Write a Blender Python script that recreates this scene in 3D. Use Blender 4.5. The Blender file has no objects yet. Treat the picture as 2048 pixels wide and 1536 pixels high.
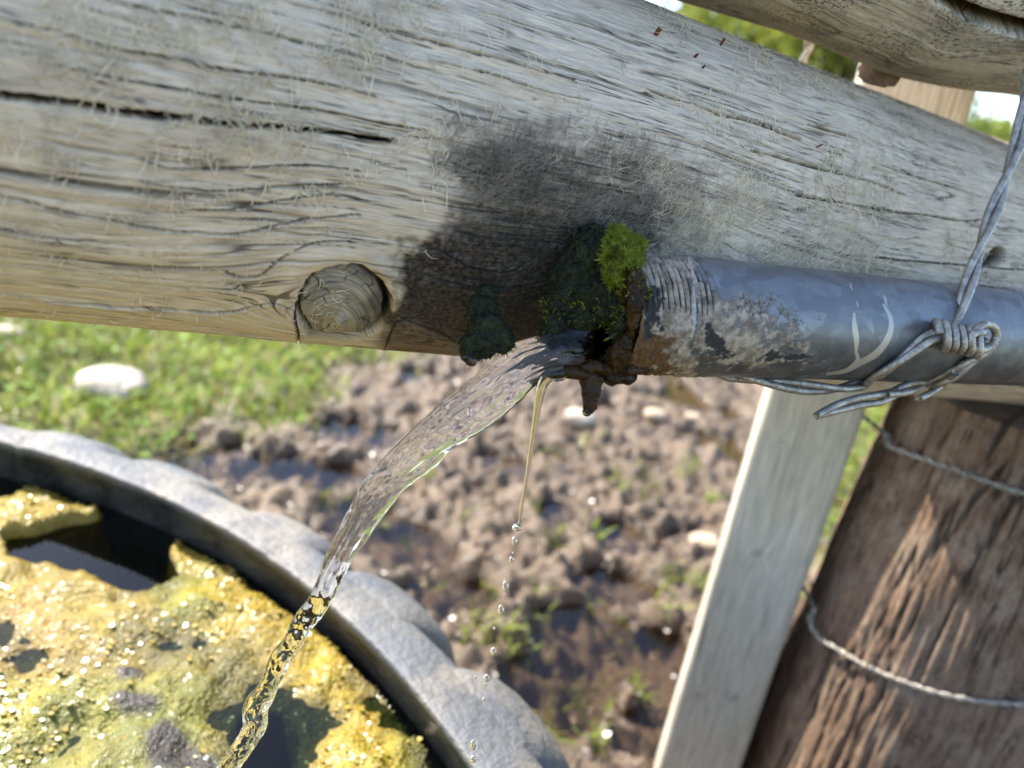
import bpy, bmesh, math, random
import numpy as np
from mathutils import Matrix, Vector

rng = np.random.default_rng(7)
random.seed(7)
scene = bpy.context.scene
COL = scene.collection

# ------------------------------------------------------------------ camera
H = 0.88                                   # lens height above the mud
F = 1480.0                                 # focal length in photo pixels (2048 wide)
pitch, roll = math.radians(20.3), math.radians(9.4)
FWD = np.array([0, math.cos(pitch), -math.sin(pitch)])
RT0 = np.array([1.0, 0, 0])
UP0 = np.cross(RT0, FWD)
RT = math.cos(roll) * RT0 + math.sin(roll) * UP0
UP = -math.sin(roll) * RT0 + math.cos(roll) * UP0
CAM = np.array([0, 0, H])

cam = bpy.data.cameras.new('camera')
cam.sensor_width = 36
cam.lens = F / 2048 * 36
cam.clip_start, cam.clip_end = 0.01, 2000
cam.dof.use_dof = True
cam.dof.focus_distance = 0.385
cam.dof.aperture_fstop = 4.9
camo = bpy.data.objects.new('camera', cam)
COL.objects.link(camo)
camo.matrix_world = Matrix(((RT[0], UP[0], -FWD[0], 0), (RT[1], UP[1], -FWD[1], 0), (RT[2], UP[2], -FWD[2], H), (0, 0, 0, 1)))
scene.camera = camo

# ------------------------------------------------------------------ light
SUN_AZ, SUN_EL = math.radians(-62), math.radians(50)    # azimuth from +Y, negative = left
w = bpy.data.worlds.new('World')
scene.world = w
w.use_nodes = True
nt = w.node_tree
nt.nodes.clear()
sky = nt.nodes.new('ShaderNodeTexSky')
sky.sky_type = 'NISHITA'
sky.sun_disc = False
sky.sun_elevation = SUN_EL
sky.sun_rotation = SUN_AZ
sky.air_density = 0.85
sky.dust_density = 0.9
bg = nt.nodes.new('ShaderNodeBackground')
bg.inputs['Strength'].default_value = 0.15
wo = nt.nodes.new('ShaderNodeOutputWorld')
nt.links.new(sky.outputs[0], bg.inputs[0])
nt.links.new(bg.outputs[0], wo.inputs[0])
sun = bpy.data.lights.new('sun', 'SUN')
sun.energy = 3.6
sun.angle = math.radians(0.53)
sun.color = (1, 0.94, 0.84)
suno = bpy.data.objects.new('sun', sun)
COL.objects.link(suno)
sd = Vector((math.sin(SUN_AZ) * math.cos(SUN_EL), math.cos(SUN_AZ) * math.cos(SUN_EL), math.sin(SUN_EL)))
suno.rotation_euler = sd.to_track_quat('Z', 'Y').to_euler()
vs = scene.view_settings
vs.view_transform = 'Standard'
vs.look = 'None'
vs.gamma = 1
vs.exposure = 1.82
vs.use_curve_mapping = False
scene.cycles.use_denoising = True
scene.cycles.max_bounces = 14
scene.cycles.transmission_bounces = 12
scene.cycles.transparent_max_bounces = 16
scene.cycles.diffuse_bounces = 4
scene.cycles.caustics_refractive = False
scene.cycles.caustics_reflective = False

# ------------------------------------------------------------------ maths helpers
def norm(v):
    v = np.asarray(v, float)
    return v / np.maximum(np.linalg.norm(v, axis=-1, keepdims=True), 1e-12)

def ray(x, y):
    x = np.asarray(x, float); y = np.asarray(y, float)
    return FWD + ((x - 1024) / F)[..., None] * RT - ((y - 768) / F)[..., None] * UP

def P(x, y, d):                            # the point at depth d seen at photo pixel x, y
    return CAM + ray(x, y) * np.asarray(d, float)[..., None]

def G(x, y, z):                            # the point of the level z seen at photo pixel x, y
    r = ray(x, y)
    return CAM + r * ((z - H) / r[..., 2])[..., None]

def proj(p):
    q = np.asarray(p, float) - CAM
    d = q @ FWD
    ds = np.where(d > 1e-3, d, 1e-3)
    return 1024 + (q @ RT) / ds * F, 768 - (q @ UP) / ds * F, d

def sstep(a, b, x):
    t = np.clip((x - a) / (b - a), 0, 1)
    return t * t * (3 - 2 * t)

def _hash(ix, iy, iz, seed):
    h = (ix * 374761393 + iy * 668265263 + iz * 2147483647 + seed * 974634777) & 0xFFFFFFFF
    h = ((h ^ (h >> 13)) * 1274126177) & 0xFFFFFFFF
    h = ((h ^ (h >> 16)) * 2246822519) & 0xFFFFFFFF
    return ((h ^ (h >> 13)) & 0xFFFFFF) / float(0xFFFFFF) * 2 - 1

def vn(x, y, z=0.0, seed=0):               # smooth value noise, -1..1
    x, y, z = np.broadcast_arrays(np.asarray(x, float), np.asarray(y, float), np.asarray(z, float))
    xi, yi, zi = np.floor(x).astype(np.int64), np.floor(y).astype(np.int64), np.floor(z).astype(np.int64)
    fx, fy, fz = x - xi, y - yi, z - zi
    fx, fy, fz = fx**3 * (fx * (fx * 6 - 15) + 10), fy**3 * (fy * (fy * 6 - 15) + 10), fz**3 * (fz * (fz * 6 - 15) + 10)
    def layer(k):
        a = _hash(xi, yi, zi + k, seed); b = _hash(xi + 1, yi, zi + k, seed)
        c = _hash(xi, yi + 1, zi + k, seed); d = _hash(xi + 1, yi + 1, zi + k, seed)
        return (a + (b - a) * fx) * (1 - fy) + (c + (d - c) * fx) * fy
    l0 = layer(0)
    if not np.any(fz):
        return l0
    return l0 * (1 - fz) + layer(1) * fz

def fbm(x, y, z=0.0, oct=4, seed=0, gain=0.5):
    s, a, t = 0, 1, 0
    for o in range(oct):
        s = s + a * vn(np.asarray(x) * 2**o + 17.3 * o, np.asarray(y) * 2**o - 9.1 * o, np.asarray(z) * 2**o, seed + o)
        t += a
        a *= gain
    return s / t

def segdist(X, Y, pts):                    # distance to a polyline and the position along it 0..1
    pts = np.asarray(pts, float)
    L = np.r_[0, np.cumsum(np.hypot(*np.diff(pts, axis=0).T))]
    best = np.full(X.shape, 1e9); at = np.zeros(X.shape)
    for i in range(len(pts) - 1):
        a, b = pts[i], pts[i + 1]
        ab = b - a
        t = np.clip(((X - a[0]) * ab[0] + (Y - a[1]) * ab[1]) / max(ab @ ab, 1e-9), 0, 1)
        d = np.hypot(X - a[0] - t * ab[0], Y - a[1] - t * ab[1])
        m = d < best
        best = np.where(m, d, best)
        at = np.where(m, (L[i] + t * (L[i + 1] - L[i])) / L[-1], at)
    return best, at

def polysdf(X, Y, pts):                    # >0 inside
    pts = np.asarray(pts, float)
    d, _ = segdist(X, Y, np.vstack([pts, pts[:1]]))
    ins = np.zeros(X.shape, bool)
    n = len(pts)
    for i in range(n):
        x1, y1 = pts[i]; x2, y2 = pts[(i + 1) % n]
        if y1 == y2: continue
        c = ((y1 > Y) != (y2 > Y)) & (X < (x2 - x1) * (Y - y1) / (y2 - y1) + x1)
        ins ^= c
    return np.where(ins, d, -d)

def spline(pts, n):                        # Catmull-Rom through points of any dimension
    p = np.asarray(pts, float)
    p = np.vstack([2 * p[0] - p[1], p, 2 * p[-1] - p[-2]])
    u = np.linspace(0, len(p) - 3 - 1e-9, n)
    i = u.astype(int); t = (u - i)[:, None]
    a, b, c, d = p[i], p[i + 1], p[i + 2], p[i + 3]
    return 0.5 * (2 * b + (c - a) * t + (2 * a - 5 * b + 4 * c - d) * t**2 + (3 * b - a - 3 * c + d) * t**3)

# ------------------------------------------------------------------ object helpers
def raw_mesh(name, V, faces, mats, smooth=True, attrs=None, mi=None):
    me = bpy.data.meshes.new(name)
    V = np.asarray(V, np.float32).reshape(-1, 3)
    if isinstance(faces, np.ndarray):
        faces = [faces]
    faces = [np.asarray(f, np.int32) for f in faces if len(f)]
    loops = np.concatenate([f.ravel() for f in faces])
    sizes = np.concatenate([np.full(len(f), f.shape[1], np.int32) for f in faces])
    me.vertices.add(len(V)); me.vertices.foreach_set('co', V.ravel())
    me.loops.add(len(loops)); me.loops.foreach_set('vertex_index', loops)
    me.polygons.add(len(sizes))
    me.polygons.foreach_set('loop_start', np.r_[0, np.cumsum(sizes)[:-1]].astype(np.int32))
    me.polygons.foreach_set('use_smooth', np.full(len(sizes), bool(smooth)))
    for m in (mats if isinstance(mats, (list, tuple)) else [mats]):
        me.materials.append(m)
    if mi is not None:
        me.polygons.foreach_set('material_index', np.asarray(mi, np.int32))
    for k, a in (attrs or {}).items():
        a = np.asarray(a, np.float32)
        at = me.attributes.new(k, 'FLOAT_VECTOR' if a.ndim > 1 else 'FLOAT', 'POINT')
        at.data.foreach_set('vector' if a.ndim > 1 else 'value', a.ravel())
    me.update(calc_edges=True)
    me.validate()
    return me

def tag(o, label=None, cat=None, group=None, kind=None):
    if label: o['label'] = label
    if cat: o['category'] = cat
    if group: o['group'] = group
    if kind: o['kind'] = kind
    return o

def thing(name, loc, label, cat, group=None):
    o = bpy.data.objects.new(name, None)
    o.empty_display_size = 0.02
    o.location = loc
    COL.objects.link(o)
    return tag(o, label, cat, group)

def wloc(o):
    v = np.array(o.location)
    while o.parent is not None:
        o = o.parent
        v = v + np.array(o.location)
    return v

def mesh(name, V, faces, mats, parent=None, origin=None, **kw):      # V in world coordinates
    V = np.asarray(V, float).reshape(-1, 3)
    base = wloc(parent) if parent is not None else np.zeros(3)
    if origin is None:
        origin = base if parent is not None else np.array([V[:, 0].mean(), V[:, 1].mean(), V[:, 2].min()])
    o = bpy.data.objects.new(name, raw_mesh(name, V - origin, faces, mats, **kw))
    o.location = np.asarray(origin) - base
    COL.objects.link(o)
    if parent is not None:
        o.parent = parent
    return o

def gridfaces(nu, nv, wrapv=False, wrapu=False):
    iu = np.arange(nu if wrapu else nu - 1); iv = np.arange(nv if wrapv else nv - 1)
    a, b = np.meshgrid(iu, iv, indexing='ij')
    a2, b2 = (a + 1) % nu, (b + 1) % nv
    return np.stack([a * nv + b, a2 * nv + b, a2 * nv + b2, a * nv + b2], -1).reshape(-1, 4)

def tube(path, rad, n=10, caps=True, squash=None):     # a tube along a path; returns V, faces
    path = np.asarray(path, float); m = len(path)
    rad = np.broadcast_to(np.asarray(rad, float), (m,))
    T = norm(np.gradient(path, axis=0))
    ref = np.array([0, 0, 1.0]) if abs(T[0][2]) < 0.9 else np.array([1.0, 0, 0])
    Ns = [norm(np.cross(T[0], ref))]
    for i in range(1, m):
        v = Ns[-1] - T[i] * (Ns[-1] @ T[i])
        Ns.append(norm(v))
    Ns = np.array(Ns); B = np.cross(T, Ns)
    a = np.linspace(0, 2 * math.pi, n, endpoint=False)
    V = path[:, None] + rad[:, None, None] * (np.cos(a)[None, :, None] * Ns[:, None] + np.sin(a)[None, :, None] * B[:, None])
    V = V.reshape(-1, 3)
    Fq = [gridfaces(m, n, wrapv=True)]
    if caps:
        V = np.vstack([V, path[0], path[-1]])
        k = np.arange(n)
        Fq.append(np.stack([np.full(n, m * n), (k + 1) % n, k], -1))
        Fq.append(np.stack([np.full(n, m * n + 1), (m - 1) * n + k, (m - 1) * n + (k + 1) % n], -1))
    return V, Fq

def join(parts):                                        # merge (V, faces-list) pairs
    Vs, tri, quad, o = [], [], [], 0
    for V, Fs in parts:
        Vs.append(V)
        for f in (Fs if isinstance(Fs, list) else [Fs]):
            (tri if f.shape[1] == 3 else quad).append(f + o)
        o += len(V)
    out = []
    if quad: out.append(np.concatenate(quad))
    if tri: out.append(np.concatenate(tri))
    return np.vstack(Vs), out

def ico(sub=2):
    bm = bmesh.new()
    bmesh.ops.create_icosphere(bm, subdivisions=sub, radius=1)
    V = np.array([v.co[:] for v in bm.verts]); Fc = np.array([[v.index for v in f.verts] for f in bm.faces])
    bm.free()
    return V, Fc
ICO1, ICO2, ICO3, ICO4 = ico(1), ico(2), ico(3), ico(4)

def strands(base, pts_rel, width):
    """flat-ended thin three-sided strands. base (n,3); pts_rel (n,k,3) offsets; width (n,k)"""
    n, k, _ = pts_rel.shape
    C = base[:, None] + pts_rel
    T = norm(np.gradient(C, axis=1))
    A = norm(np.cross(T, np.array([0.31, 0.87, 0.38])))
    B = np.cross(T, A)
    ring = []
    for j in range(3):
        an = 2 * math.pi * j / 3
        ring.append(C + width[..., None] * (math.cos(an) * A + math.sin(an) * B))
    V = np.stack(ring, 2).reshape(-1, 3)                # n,k,3
    f = gridfaces(k, 3, wrapv=True)
    Fq = (f[None] + (np.arange(n) * k * 3)[:, None, None]).reshape(-1, 4)
    return V, [Fq]

def blades(base, direc, side, length, width, bend, k=4):
    """leaf blades: flat, pointed, bending. all arrays of n"""
    n = len(base)
    s = np.linspace(0, 1, k)
    prof = np.array([0.55, 1.0, 0.75, 0.08]) if k == 4 else np.sin(np.linspace(0.5, math.pi - 0.05, k))
    C = base[:, None] + direc[:, None] * (length[:, None] * s)[..., None] + bend[:, None] * (s**2)[None, :, None] * length[:, None, None]
    W = side[:, None] * (width[:, None] * prof)[..., None]
    V = np.stack([C - W, C + W], 2).reshape(-1, 3)
    f = gridfaces(k, 2)
    return V, [(f[None] + (np.arange(n) * k * 2)[:, None, None]).reshape(-1, 4)]

# ------------------------------------------------------------------ node helpers
class NT:
    def __init__(self, name):
        self.m = bpy.data.materials.new(name)
        self.m.use_nodes = True
        self.t = self.m.node_tree
        self.t.nodes.clear()
        self.out = self.t.nodes.new('ShaderNodeOutputMaterial')
    def n(self, typ, props=None, **ins):
        nd = self.t.nodes.new('ShaderNode' + typ)
        for k, v in (props or {}).items():
            setattr(nd, k, v)
        for k, v in ins.items():
            key = int(k[1:]) if k[0] == '_' and k[1:].isdigit() else k.replace('__', ' ')
            s = nd.inputs[key]
            if hasattr(v, 'node'):
                self.t.links.new(v, s)
            else:
                if isinstance(v, tuple) and len(v) == 3 and s.type == 'RGBA':
                    v = v + (1,)
                s.default_value = v
        return nd
    def attr(self, name, vec=False):
        return self.n('Attribute', dict(attribute_name=name)).outputs['Vector' if vec else 'Fac']
    def noise(self, vec, scale, detail=4, rough=0.55, dist=0.0):
        return self.n('TexNoise', None, Vector=vec, Scale=scale, Detail=detail, Roughness=rough, Distortion=dist).outputs['Fac']
    def vmul(self, vec, xyz):
        return self.n('VectorMath', dict(operation='MULTIPLY'), _0=vec, _1=xyz).outputs[0]
    def ramp(self, fac, a, b, lo=0.0, hi=1.0):
        return self.n('MapRange', dict(interpolation_type='SMOOTHSTEP'), Value=fac, From__Min=a, From__Max=b, To__Min=lo, To__Max=hi).outputs[0]
    def mix(self, fac, a, b, mode='MIX'):
        nd = self.t.nodes.new('ShaderNodeMix')
        nd.data_type = 'RGBA'
        nd.blend_type = mode
        for s, v in ((nd.inputs[0], fac), (nd.inputs[6], a), (nd.inputs[7], b)):
            if hasattr(v, 'node'):
                self.t.links.new(v, s)
            else:
                s.default_value = v + (1,) if isinstance(v, tuple) and len(v) == 3 else v
        return nd.outputs[2]
    def math(self, op, a, b=0.0):
        return self.n('Math', dict(operation=op), _0=a, _1=b).outputs[0]
    def bump(self, h, dist, strength=1.0, normal=None):
        kw = dict(Height=h, Distance=dist, Strength=strength)
        if normal is not None: kw['Normal'] = normal
        return self.n('Bump', None, **kw).outputs[0]
    def coord(self, w='Object'):
        return self.n('TexCoord').outputs[w]
    def pos(self):
        return self.n('NewGeometry').outputs['Position']
    def bsdf(self, **ins):
        return self.n('BsdfPrincipled', None, **ins).outputs[0]
    def done(self, sh):
        self.t.links.new(sh, self.out.inputs['Surface'])
        return self.m
# ------------------------------------------------------------------ materials
def weathered_wood(name, pale, grey, warm, crackc=(0.012, 0.010, 0.009), sc=1.0, speck=0.0, lines=0.85):
    t = NT(name)
    g = t.attr('gr', True)                 # x along the grain, y across it (metres)
    fine = t.noise(t.vmul(g, (75 * sc, 1150 * sc, 0)), 1.0, 5, 0.68)
    mid = t.noise(t.vmul(g, (20 * sc, 330 * sc, 0)), 1.0, 5, 0.65)
    big = t.noise(t.vmul(g, (7, 22, 3)), 1.0, 3, 0.55)
    blot = t.noise(t.coord(), 34.0, 5, 0.6)
    c = t.mix(t.ramp(mid, 0.36, 0.64), grey, pale)
    c = t.mix(t.math('MULTIPLY', t.ramp(big, 0.4, 0.7), 0.55), c, warm)
    c = t.mix(t.ramp(fine, 0.36, 0.58, 0.50, 0.0), c, tuple(v * 0.38 for v in grey))
    c = t.mix(t.ramp(blot, 0.5, 0.75, 0.0, 0.28), c, tuple(v * 0.6 for v in grey))
    if speck:
        sp = t.noise(t.vmul(g, (330, 620, 1)), 1.0, 3, 0.7)
        area = t.noise(t.vmul(g, (14, 26, 1)), 1.0, 4, 0.6)
        f = t.math('MULTIPLY', t.ramp(sp, 0.50, 0.60), t.ramp(area, 0.36, 0.62, 0.12, 1.0))
        c = t.mix(t.math('MULTIPLY', f, speck), c, (0.018, 0.017, 0.015))
    ln = t.noise(t.vmul(g, (11 * sc, 340 * sc, 0)), 1.0, 3, 0.6)
    lg = t.noise(t.vmul(g, (16 * sc, 90 * sc, 4)), 1.0, 2)
    hair = t.math('MULTIPLY', t.ramp(t.math('ABSOLUTE', t.math('SUBTRACT', ln, 0.5)), 0.022, 0.004), t.ramp(lg, 0.46, 0.60))
    c = t.mix(t.math('MULTIPLY', hair, lines), c, tuple(v * 0.10 for v in grey))
    brown = t.attr('brown')
    c = t.mix(t.math('MULTIPLY', brown, t.ramp(mid, 0.25, 0.7, 0.55, 1.0)), c, (0.16, 0.088, 0.048))
    st = t.attr('stain')
    stn = t.math('MULTIPLY', st, t.ramp(t.noise(t.coord(), 420.0, 4, 0.7), 0.35, 0.75, 1.0, 0.80))
    c = t.mix(stn, c, t.mix(t.ramp(mid, 0.3, 0.7), (0.004, 0.0036, 0.0032), (0.018, 0.0145, 0.011)))
    ck = t.attr('crack')
    c = t.mix(ck, c, crackc)
    h = t.math('SUBTRACT', t.math('ADD', t.math('MULTIPLY', fine, 0.6), t.math('MULTIPLY', mid, 0.7)), t.math('MULTIPLY', hair, 0.8))
    nrm = t.bump(h, 0.0007, 0.9)
    rgh = t.ramp(st, 0.3, 1.0, 0.85, 0.6)
    return t.done(t.bsdf(Base__Color=c, Roughness=rgh, Normal=nrm, Specular__IOR__Level=0.3))

M = {}
M['wood'] = weathered_wood('weathered_log_wood', (0.73, 0.615, 0.46), (0.57, 0.475, 0.365), (0.65, 0.525, 0.37))
M['wood_upper'] = weathered_wood('mildewed_log_wood', (0.66, 0.58, 0.43), (0.52, 0.455, 0.345), (0.55, 0.45, 0.30), speck=0.9)
M['knot'] = weathered_wood('knot_wood', (0.50, 0.46, 0.38), (0.30, 0.28, 0.24), (0.44, 0.37, 0.27), sc=1.0)
M['post'] = weathered_wood('treated_timber', (0.60, 0.54, 0.415), (0.52, 0.47, 0.36), (0.50, 0.42, 0.29), sc=0.35, lines=0.25)
M['round_post'] = weathered_wood('brown_post_wood', (0.265, 0.170, 0.108), (0.150, 0.092, 0.058), (0.345, 0.265, 0.185), sc=0.45)

def simple(name, col, rough=0.6, spec=0.4, var=0.3, scale=60, bump=0.0, bscale=None, metallic=0.0, trans=0.0):
    t = NT(name)
    n1 = t.noise(t.coord(), float(scale), 4)
    c = t.mix(t.ramp(n1, 0.3, 0.7), tuple(v * (1 - var) for v in col), tuple(min(1, v * (1 + var)) for v in col))
    kw = dict(Base__Color=c, Roughness=rough, Specular__IOR__Level=spec, Metallic=metallic)
    if bump:
        kw['Normal'] = t.bump(t.noise(t.coord(), float(bscale or scale * 3), 4), bump)
    s = t.bsdf(**kw)
    if trans:
        tr = t.n('BsdfTranslucent', None, Color=c).outputs[0]
        s = t.n('MixShader', None, _0=trans, _1=s, _2=tr).outputs[0]
    return t.done(s)

M['fibre'] = simple('wood_fibre', (0.86, 0.76, 0.57), 0.8, 0.2, 0.18, 90, trans=0.25)
M['fibre_grey'] = simple('grey_wood_fibre', (0.36, 0.305, 0.24), 0.85, 0.2, 0.3, 70, trans=0.2)
M['fibre_dark'] = simple('sooty_wood_fibre', (0.060, 0.051, 0.041), 0.85, 0.2, 0.4, 90)
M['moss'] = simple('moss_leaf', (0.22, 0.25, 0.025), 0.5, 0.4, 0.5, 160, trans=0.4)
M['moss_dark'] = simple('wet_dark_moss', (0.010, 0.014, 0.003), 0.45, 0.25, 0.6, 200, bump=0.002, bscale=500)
M['slime'] = simple('brown_algae_slime', (0.026, 0.012, 0.002), 0.22, 0.18, 0.6, 140, bump=0.0015, bscale=320)
M['grass'] = simple('grass_blade', (0.24, 0.29, 0.04), 0.6, 0.25, 0.4, 3, trans=0.45)
M['clover'] = simple('clover_leaf', (0.17, 0.25, 0.045), 0.6, 0.25, 0.4, 4, trans=0.35)
M['straw'] = simple('dry_grass', (0.42, 0.33, 0.12), 0.7, 0.3, 0.3, 4, trans=0.3)
M['leaf'] = simple('tree_leaf', (0.28, 0.31, 0.05), 0.5, 0.4, 0.4, 1.5, trans=0.45)
M['bark'] = simple('tree_bark', (0.11, 0.085, 0.06), 0.9, 0.2, 0.3, 12, bump=0.01)
M['rust_scrap'] = simple('red_brown_scrap', (0.17, 0.045, 0.015), 0.7, 0.3, 0.3, 300)

def water_mat(name, tint=(1, 1, 1), bump=0.0):
    t = NT(name)
    kw = dict(Base__Color=tint, Roughness=0.0, IOR=1.333, Transmission__Weight=1.0)
    return t.done(t.bsdf(**kw))
M['water'] = water_mat('clear_running_water', (0.985, 0.99, 0.985))
M['amber_water'] = water_mat('amber_trickle_water', (0.93, 0.90, 0.62))

def pool_mat(name, tint, bscale, bh):
    t = NT(name)
    nrm = t.bump(t.noise(t.coord(), bscale, 2), bh)
    fr = t.n('Fresnel', None, IOR=1.333, Normal=nrm).outputs[0]
    gl = t.n('BsdfGlossy', None, Roughness=0.02, Normal=nrm).outputs[0]
    tr = t.n('BsdfTransparent', None, Color=tint).outputs[0]
    return t.done(t.n('MixShader', None, _0=fr, _1=tr, _2=gl).outputs[0])
M['pool'] = pool_mat('dark_trough_water', (0.30, 0.36, 0.28), 5.0, 0.002)
M['puddle'] = pool_mat('puddle_water', (0.75, 0.68, 0.58), 14.0, 0.001)

def metal_pipe():
    t = NT('galvanised_pipe')
    p = t.attr('gr', True)                 # x along the pipe, y around it
    vo = t.n('TexVoronoi', None, Vector=t.vmul(p, (1, 1.6, 0)), Scale=95.0)
    sp = t.n('SeparateColor', None, Color=vo.outputs['Color']).outputs[0]
    n1 = t.noise(p, 60.0, 5, 0.6)
    n2 = t.noise(p, 420.0, 4, 0.65)
    n3 = t.noise(t.vmul(p, (40, 160, 0)), 1.0, 4)
    c = t.mix(t.ramp(sp, 0.0, 1.0), (0.145, 0.150, 0.156), (0.215, 0.222, 0.228))
    c = t.mix(t.ramp(n1, 0.42, 0.7, 0.0, 0.55), c, (0.13, 0.143, 0.156))
    c = t.mix(t.ramp(n3, 0.55, 0.8, 0.0, 0.35), c, (0.27, 0.28, 0.285))
    dark_side = t.attr('dark_side')                  # darker tone towards the underside, and faintly along the top
    c = t.mix(t.math('MULTIPLY', dark_side, t.ramp(n1, 0.3, 0.65, 0.45, 1.0)), c, (0.052, 0.058, 0.055))
    enc = t.attr('scale')                  # lime and rust crust
    f = t.ramp(t.math('ADD', enc, t.math('MULTIPLY', t.math('SUBTRACT', t.noise(p, 240.0, 7, 0.75), 0.5), 1.7)), 0.40, 0.68)
    crust = t.mix(t.ramp(t.noise(p, 150.0, 5, 0.7), 0.38, 0.62), (0.17, 0.13, 0.088), (0.40, 0.335, 0.255))
    c = t.mix(f, c, crust)
    rust = t.attr('rust')
    fr = t.ramp(t.math('ADD', rust, t.math('MULTIPLY', t.math('SUBTRACT', n2, 0.5), 0.8)), 0.4, 0.7)
    c = t.mix(fr, c, t.mix(t.ramp(n2, 0.3, 0.7), (0.050, 0.026, 0.010), (0.17, 0.085, 0.022)))
    blk = t.attr('black')
    fb = t.ramp(t.math('ADD', blk, t.math('MULTIPLY', t.math('SUBTRACT', n2, 0.5), 1.0)), 0.45, 0.65)
    c = t.mix(fb, c, (0.02, 0.02, 0.019))
    scr = t.attr('scratch')
    fs = t.ramp(t.math('ADD', scr, t.math('MULTIPLY', t.math('SUBTRACT', t.noise(t.vmul(p, (900, 3200, 0)), 1.0, 4, 0.7), 0.5), 1.5)), 0.38, 0.72)
    c = t.mix(t.math('MULTIPLY', fs, 0.9), c, (0.46, 0.42, 0.35))
    met = t.math('SUBTRACT', 0.5, t.math('MAXIMUM', t.math('MULTIPLY', f, 0.62), t.math('MAXIMUM', fr, fb)))
    met = t.n('Clamp', None, Value=met).outputs[0]
    rg = t.math('ADD', t.ramp(n1, 0.3, 0.7, 0.36, 0.50), t.math('MULTIPLY', f, 0.35))
    nrm = t.bump(t.math('ADD', t.math('MULTIPLY', n2, t.math('ADD', 0.15, f)), t.math('MULTIPLY', n1, 0.2)), 0.0012, 0.8)
    return t.done(t.bsdf(Base__Color=c, Roughness=rg, Metallic=met, Normal=nrm))
M['pipe'] = metal_pipe()

def wire_mat():
    t = NT('galvanised_wire')
    n1 = t.noise(t.coord(), 160.0, 5, 0.65)
    n2 = t.noise(t.coord(), 900.0, 3)
    c = t.mix(t.ramp(n1, 0.35, 0.65), (0.25, 0.23, 0.195), (0.45, 0.42, 0.36))
    c = t.mix(t.ramp(n2, 0.55, 0.75, 0.0, 0.5), c, (0.16, 0.135, 0.10))
    return t.done(t.bsdf(Base__Color=c, Metallic=0.7, Roughness=t.ramp(n1, 0.3, 0.7, 0.46, 0.30), Normal=t.bump(n2, 0.0006)))
M['wire'] = wire_mat()

def rubber():
    t = NT('weathered_rubber')
    n1 = t.noise(t.pos(), 16.0, 6, 0.62)
    n2 = t.noise(t.pos(), 130.0, 4)
    n3 = t.noise(t.pos(), 5.0, 3)
    dust = t.attr('dust')
    c = t.mix(t.ramp(n1, 0.35, 0.7), (0.075, 0.079, 0.084), (0.135, 0.140, 0.146))
    c = t.mix(t.math('MULTIPLY', dust, t.ramp(n3, 0.35, 0.65, 0.3, 1.0)), c, t.mix(t.ramp(n1, 0.4, 0.65), (0.200, 0.176, 0.142), (0.074, 0.077, 0.083)))
    wet = t.attr('wet')
    c = t.mix(wet, c, t.mix(t.ramp(n1, 0.4, 0.6), (0.022, 0.022, 0.020), (0.055, 0.052, 0.042)))
    rg = t.math('SUBTRACT', t.ramp(n1, 0.3, 0.7, 0.48, 0.62), t.math('MULTIPLY', wet, 0.2))
    return t.done(t.bsdf(Base__Color=c, Roughness=rg, Normal=t.bump(t.math('ADD', n2, t.math('MULTIPLY', n1, 1.5)), 0.003)))
M['rubber'] = rubber()

def mud():
    t = NT('trampled_mud')
    n1 = t.noise(t.pos(), 9.0, 6, 0.6)
    n2 = t.noise(t.pos(), 70.0, 5, 0.65)
    n3 = t.noise(t.pos(), 2.2, 3)
    hgt = t.attr('hgt')
    c = t.mix(t.ramp(n1, 0.3, 0.7), (0.086, 0.057, 0.032), (0.178, 0.122, 0.074))
    c = t.mix(t.ramp(n2, 0.45, 0.75, 0.0, 0.6), c, (0.065, 0.042, 0.025))
    c = t.mix(t.ramp(n3, 0.5, 0.7, 0.0, 0.5), c, (0.24, 0.175, 0.112))
    damp_shade = t.ramp(hgt, 0.004, 0.022, 1.0, 0.0)  # low mud is wetter, and crease shade is darkened into its colour
    c = t.mix(t.math('MULTIPLY', damp_shade, 0.75), c, (0.085, 0.058, 0.036))
    veg = t.attr('veg')
    c = t.mix(t.math('MULTIPLY', veg, t.ramp(n2, 0.35, 0.6, 0.35, 0.95)), c, t.mix(t.ramp(n1, 0.35, 0.65), (0.10, 0.13, 0.028), (0.20, 0.20, 0.06)))
    wetn = t.noise(t.pos(), 26.0, 4)
    rg = t.math('SUBTRACT', t.ramp(wetn, 0.42, 0.62, 0.30, 0.75), t.math('MULTIPLY', damp_shade, 0.12))
    nrm = t.bump(t.math('ADD', n2, t.math('MULTIPLY', t.noise(t.pos(), 260.0, 3), 0.4)), 0.008, 0.9)
    return t.done(t.bsdf(Base__Color=c, Roughness=rg, Normal=nrm, Specular__IOR__Level=0.5))
M['mud'] = mud()

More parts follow.
